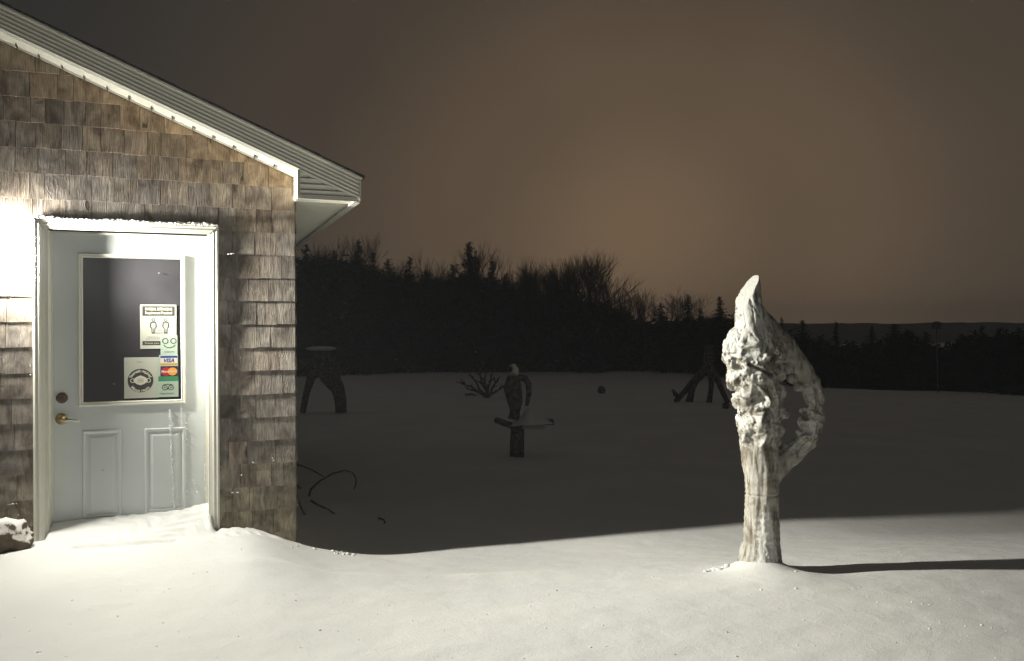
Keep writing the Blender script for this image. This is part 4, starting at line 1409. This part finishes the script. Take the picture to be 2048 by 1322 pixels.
TREES = [  # px, top py, kind, width factor, depth offset, label
    (575, 478, 's', 1.2, 4, 'spruce peeking out beyond the shingled corner under the eave'),
    (612, 486, 's', 1.2, 0, 'dark spruce nearest to the shingled corner'),
    (650, 462, 'd', 1.0, 5, 'tall faint bare tree right of the eave tip'),
    (668, 500, 's', 1.1, 1, 'dense spruce under the tall faint bare tree'),
    (700, 452, 'd', .9, 4, 'tallest bare tree at the building end of the wood'),
    (718, 476, 's', 1.0, 2, 'tall narrow spruce in the high clump near the building'),
    (745, 503, 's', 1.1, 0, 'ragged spruce where the high clump steps down'),
    (776, 516, 's', 1.2, 1, 'bushy spruce right of the ragged one'),
    (820, 512, 's', 1.1, 0, 'pointed spruce alone above the low stretch of the wood'),
    (850, 540, 's', 1.3, 2, 'low wide spruce beside the lone pointed one'),
    (868, 524, 'd', .9, 1, 'small bare tree left of the broad dark clump'),
    (905, 527, 's', 1.0, 3, 'spruce on the left shoulder of the broad dark clump'),
    (938, 482, 's', 1.35, 0, 'broad dark tree that tops the middle clump'),
    (960, 474, 'd', .9, 1, 'bare tree spreading twigs over the broad dark tree'),
    (984, 520, 's', 1.1, 2, 'spruce on the right shoulder of the broad dark clump'),
    (1012, 545, 's', 1.1, 0, 'low spruce in the dip right of the middle clump'),
    (1042, 498, 'd', .7, 2, 'slender bare tree at the start of the twiggy stretch'),
    (1072, 522, 'd', 1.0, 0, 'bushy bare tree second in the twiggy stretch'),
    (1100, 515, 'd', .8, 3, 'bare tree in the middle of the twiggy stretch'),
    (1128, 492, 'd', .8, 1, 'high bare tree left of the highest twiggy pair'),
    (1158, 486, 'd', .9, 0, 'tallest bare tree of the twiggy stretch, above the feeder'),
    (1062, 560, 's', 1.2, 4, 'spruce filling below the slender bare tree'),
    (1110, 565, 's', 1.2, 4, 'spruce filling below the twiggy stretch'),
    (1190, 572, 's', 1.1, 0, 'pointed spruce right under the end of the twiggy stretch'),
    (1216, 600, 's', 1.2, 1, 'low spruce right of the pointed one'),
    (1214, 540, 'd', .7, 2, 'thin bare tree leaning over the low spruce'),
    (1250, 558, 'd', .8, 0, 'leaning bare tree before the gap in the wood'),
    (1283, 585, 'd', .35, 1, 'spindly pole like bare tree standing in the gap'),
    (1262, 628, 's', 1.3, 1, 'short spruce at the foot of the gap'),
    (1322, 606, 's', 1.2, 0, 'dark spruce at the right side of the gap'),
    (1344, 572, 'd', 1.25, 1, 'round crowned bare tree against the glow'),
    (1376, 588, 's', .9, 0, 'narrow spruce beside the round bare tree'),
    (1400, 617, 's', 1.1, 0, 'small spruce between the two tall narrow ones'),
    (1440, 592, 's', 1.0, 0, 'layered spruce just left of the burl trunk'),
    (1476, 604, 's', 1.0, 1, 'spruce half hidden by the neck of the burl trunk'),
    (1520, 640, 's', 1.2, 0, 'spruce hidden behind the neck of the burl trunk'),
    (1563, 634, 's', .6, 1, 'thin knob topped spruce right of the burl trunk'),
    (1606, 640, 's', 1.1, 0, 'small pointed spruce right of the knob topped one'),
    (1640, 672, 's', 1.3, 0, 'low shrubby spruce above the loop arm of the trunk'),
    (1672, 643, 's', .6, 1, 'needle thin spruce rising from the low dark hedge'),
    (1700, 690, 's', 1.5, 0, 'lowest shrubby spruce in the dark hedge'),
    (1743, 651, 's', .8, 0, 'slim spruce left of the rounded hedge hump'),
    (1790, 648, 's', 1.7, 0, 'wide dark spruce making the rounded hedge hump'),
    (1822, 662, 's', 1.3, 1, 'spruce on the right of the rounded hedge hump'),
    (1852, 664, 's', 1.2, 0, 'short spruce just left of the birdhouse pole'),
    (1925, 668, 's', 1.5, 0, 'low wide spruce right of the birdhouse pole notch'),
    (1964, 652, 's', .9, 0, 'pointed spruce second right of the birdhouse pole'),
    (2000, 656, 's', 1.2, 1, 'broad spruce near the end of the hedge'),
    (2038, 655, 's', 1.3, 0, 'last spruce of the hedge at the edge of view'),
    (2075, 640, 's', 1.3, 0, 'spruce just past the end of the hedge'),
    (632, 470, 'd', 1.1, 3, 'bushy bare tree close behind the eave corner'),
    (758, 498, 'd', 1.2, 4, 'bare tree behind the ragged spruce where the high clump steps down'),
    (796, 522, 'd', 1.3, 4, 'wide bare tree left of the lone pointed spruce'),
    (838, 528, 'd', 1.1, 3, 'bare tree just right of the lone pointed spruce'),
    (888, 535, 'd', 1.3, 4, 'low rounded bare tree left of the broad dark clump'),
    (925, 500, 'd', 1.2, 3, 'bare tree on the left flank of the broad dark clump'),
    (1000, 532, 'd', 1.3, 4, 'rounded bare tree right of the broad dark clump'),
    (1028, 540, 'd', 1.3, 3, 'low bare tree in the dip before the twiggy stretch'),
    (1056, 512, 'd', 1.2, 3, 'bare tree between the slender one and the bushy one'),
    (1086, 520, 'd', 1.3, 4, 'bare tree right of the bushy bare one'),
    (1144, 500, 'd', 1.3, 3, 'bare tree between the two highest twiggy ones'),
    (1178, 520, 'd', 1.1, 3, 'bare tree sloping away right of the tallest twiggy one'),
    (1205, 560, 'd', 1.3, 4, 'low bare tree behind the pointed spruce of the twiggy stretch'),
    (1236, 585, 'd', 1.3, 3, 'low bare tree left of the leaning one'),
    (1360, 583, 'd', 1.2, 3, 'bare tree behind the narrow spruce beside the round crown'),
    (1418, 622, 'd', 1.2, 2, 'low bare tree left of the layered spruce'),
]
for i, (px, ty, kd, wf, dy, lab) in enumerate(TREES):
    y = tree_y(px) + dy
    q = at(px, ty, y); gz = height(q.x, q.y); hgt = q.z - gz + .05
    root = empty('spruce_tree' if kd == 's' else 'bare_tree', (q.x, q.y, gz), random.uniform(0, 6.28))
    tag(root, lab, 'tree', 'trees at the far edge of the field')
    tm, cm = (SPR if kd == 's' else DEC)[i % 4]
    wmul = wf * hgt
    if kd == 's': wmul = wf * (hgt * .55 + 3.2)
    for me_, nm_ in ((tm, 'trunk'), (cm, 'crown')):
        o = bpy.data.objects.new(nm_, me_); COL.objects.link(o); o.parent = root; o.scale = (wmul, wmul, hgt)
# thicket between and below them
rnd = random.Random(3); vs, fs = [], []
TOPX = [-900, -300, 560, 700, 760, 830, 900, 950, 1000, 1060, 1160, 1210, 1290, 1340, 1400, 1480, 1560, 1640, 1700, 1760, 1800, 1850, 1872, 1900, 1950, 2048, 2200]
TOPY = [470, 510, 512, 520, 545, 560, 565, 545, 575, 585, 590, 612, 645, 645, 640, 635, 668, 686, 697, 690, 672, 680, 704, 694, 676, 668, 660]
for i in range(170000):
    px = rnd.uniform(-900, 2900); y = tree_y(px) + rnd.uniform(-.4, 9)
    ty = np.interp(px, TOPX, TOPY) + 16 * noise.noise(Vector((px * .035, y * .3, 0))) + 14 * noise.noise(Vector((px * .11, y, 3))) + rnd.uniform(-9, 26) * rnd.random()
    q = at(px, ty, y); gz = -1.7
    z = gz + (q.z - gz) * rnd.random() ** .9
    s_ = rnd.uniform(.16, .46) * (y / 60); a = rnd.uniform(0, 6.28); tl = rnd.uniform(-.9, .3)
    c = Vector((q.x, q.y, z)); e1 = Vector((math.cos(a), math.sin(a), tl)) * s_ * 1.6; e2 = Vector((-math.sin(a), math.cos(a), rnd.uniform(-.5, .5))) * s_ * .55
    k = len(vs); vs += [c - e1 * .5, c + e1, c + e2]; fs.append((k, k + 1, k + 2))
o = mesh_obj('undergrowth', vs, fs, M['needles']); tag(o, 'dark mass of young conifers filling the wood edge between the trees', kind='stuff')
# birdhouse on its pole
yb = 37.0; gq = at(1876, 790, yb); gq.z = height(gq.x, gq.y)
bh = empty('birdhouse', gq); tag(bh, 'small dark birdhouse on a thin pole above the hedge', 'birdhouse')
t_ = at(1873, 652, yb); mb = MB(); mb.tube([(0, 0, -.1), (t_.x - gq.x, 0, t_.z - gq.z)], .025, 8); mb.build('pole', M['darkwood'], bh)
mb = MB(); x_, z_ = t_.x - gq.x, t_.z - gq.z; mb.box(x_ - .13, x_ + .13, -.13, .13, z_ - .12, z_ + .1)
mb.build('house_box', M['darkwood'], bh)
mb = MB(); mb.prism([(x_ - .17, -.17, z_ + .1), (x_ + .17, -.17, z_ + .1), (x_, -.17, z_ + .2)], (0, .34, 0)); mb.build('birdhouse_roof', M['darkwood'], bh)

print('shingles', shingle_count, 'burl verts', n_, 'terrain', len(co))

# ------------------------------------------------------------------ thin blowing-snow haze
HAZE = 0.0014
if HAZE:
    mb = MB(); mb.box(-330, 330, -60, 420, -6, 14)
    hz = mb.build('haze', None if False else M['snow'])
    hm = bpy.data.materials.new('haze_air'); hm.use_nodes = True; nn_ = hm.node_tree.nodes; nn_.clear()
    ho = nn_.new('ShaderNodeOutputMaterial'); pv = nn_.new('ShaderNodeVolumePrincipled')
    pv.inputs['Color'].default_value = (.80, .84, .92, 1); pv.inputs['Density'].default_value = HAZE; pv.inputs['Anisotropy'].default_value = 0
    hm.node_tree.links.new(pv.outputs[0], ho.inputs['Volume'])
    hz.data.materials.clear(); hz.data.materials.append(hm)
    tag(hz, 'thin air haze over the snowy field', kind='stuff')
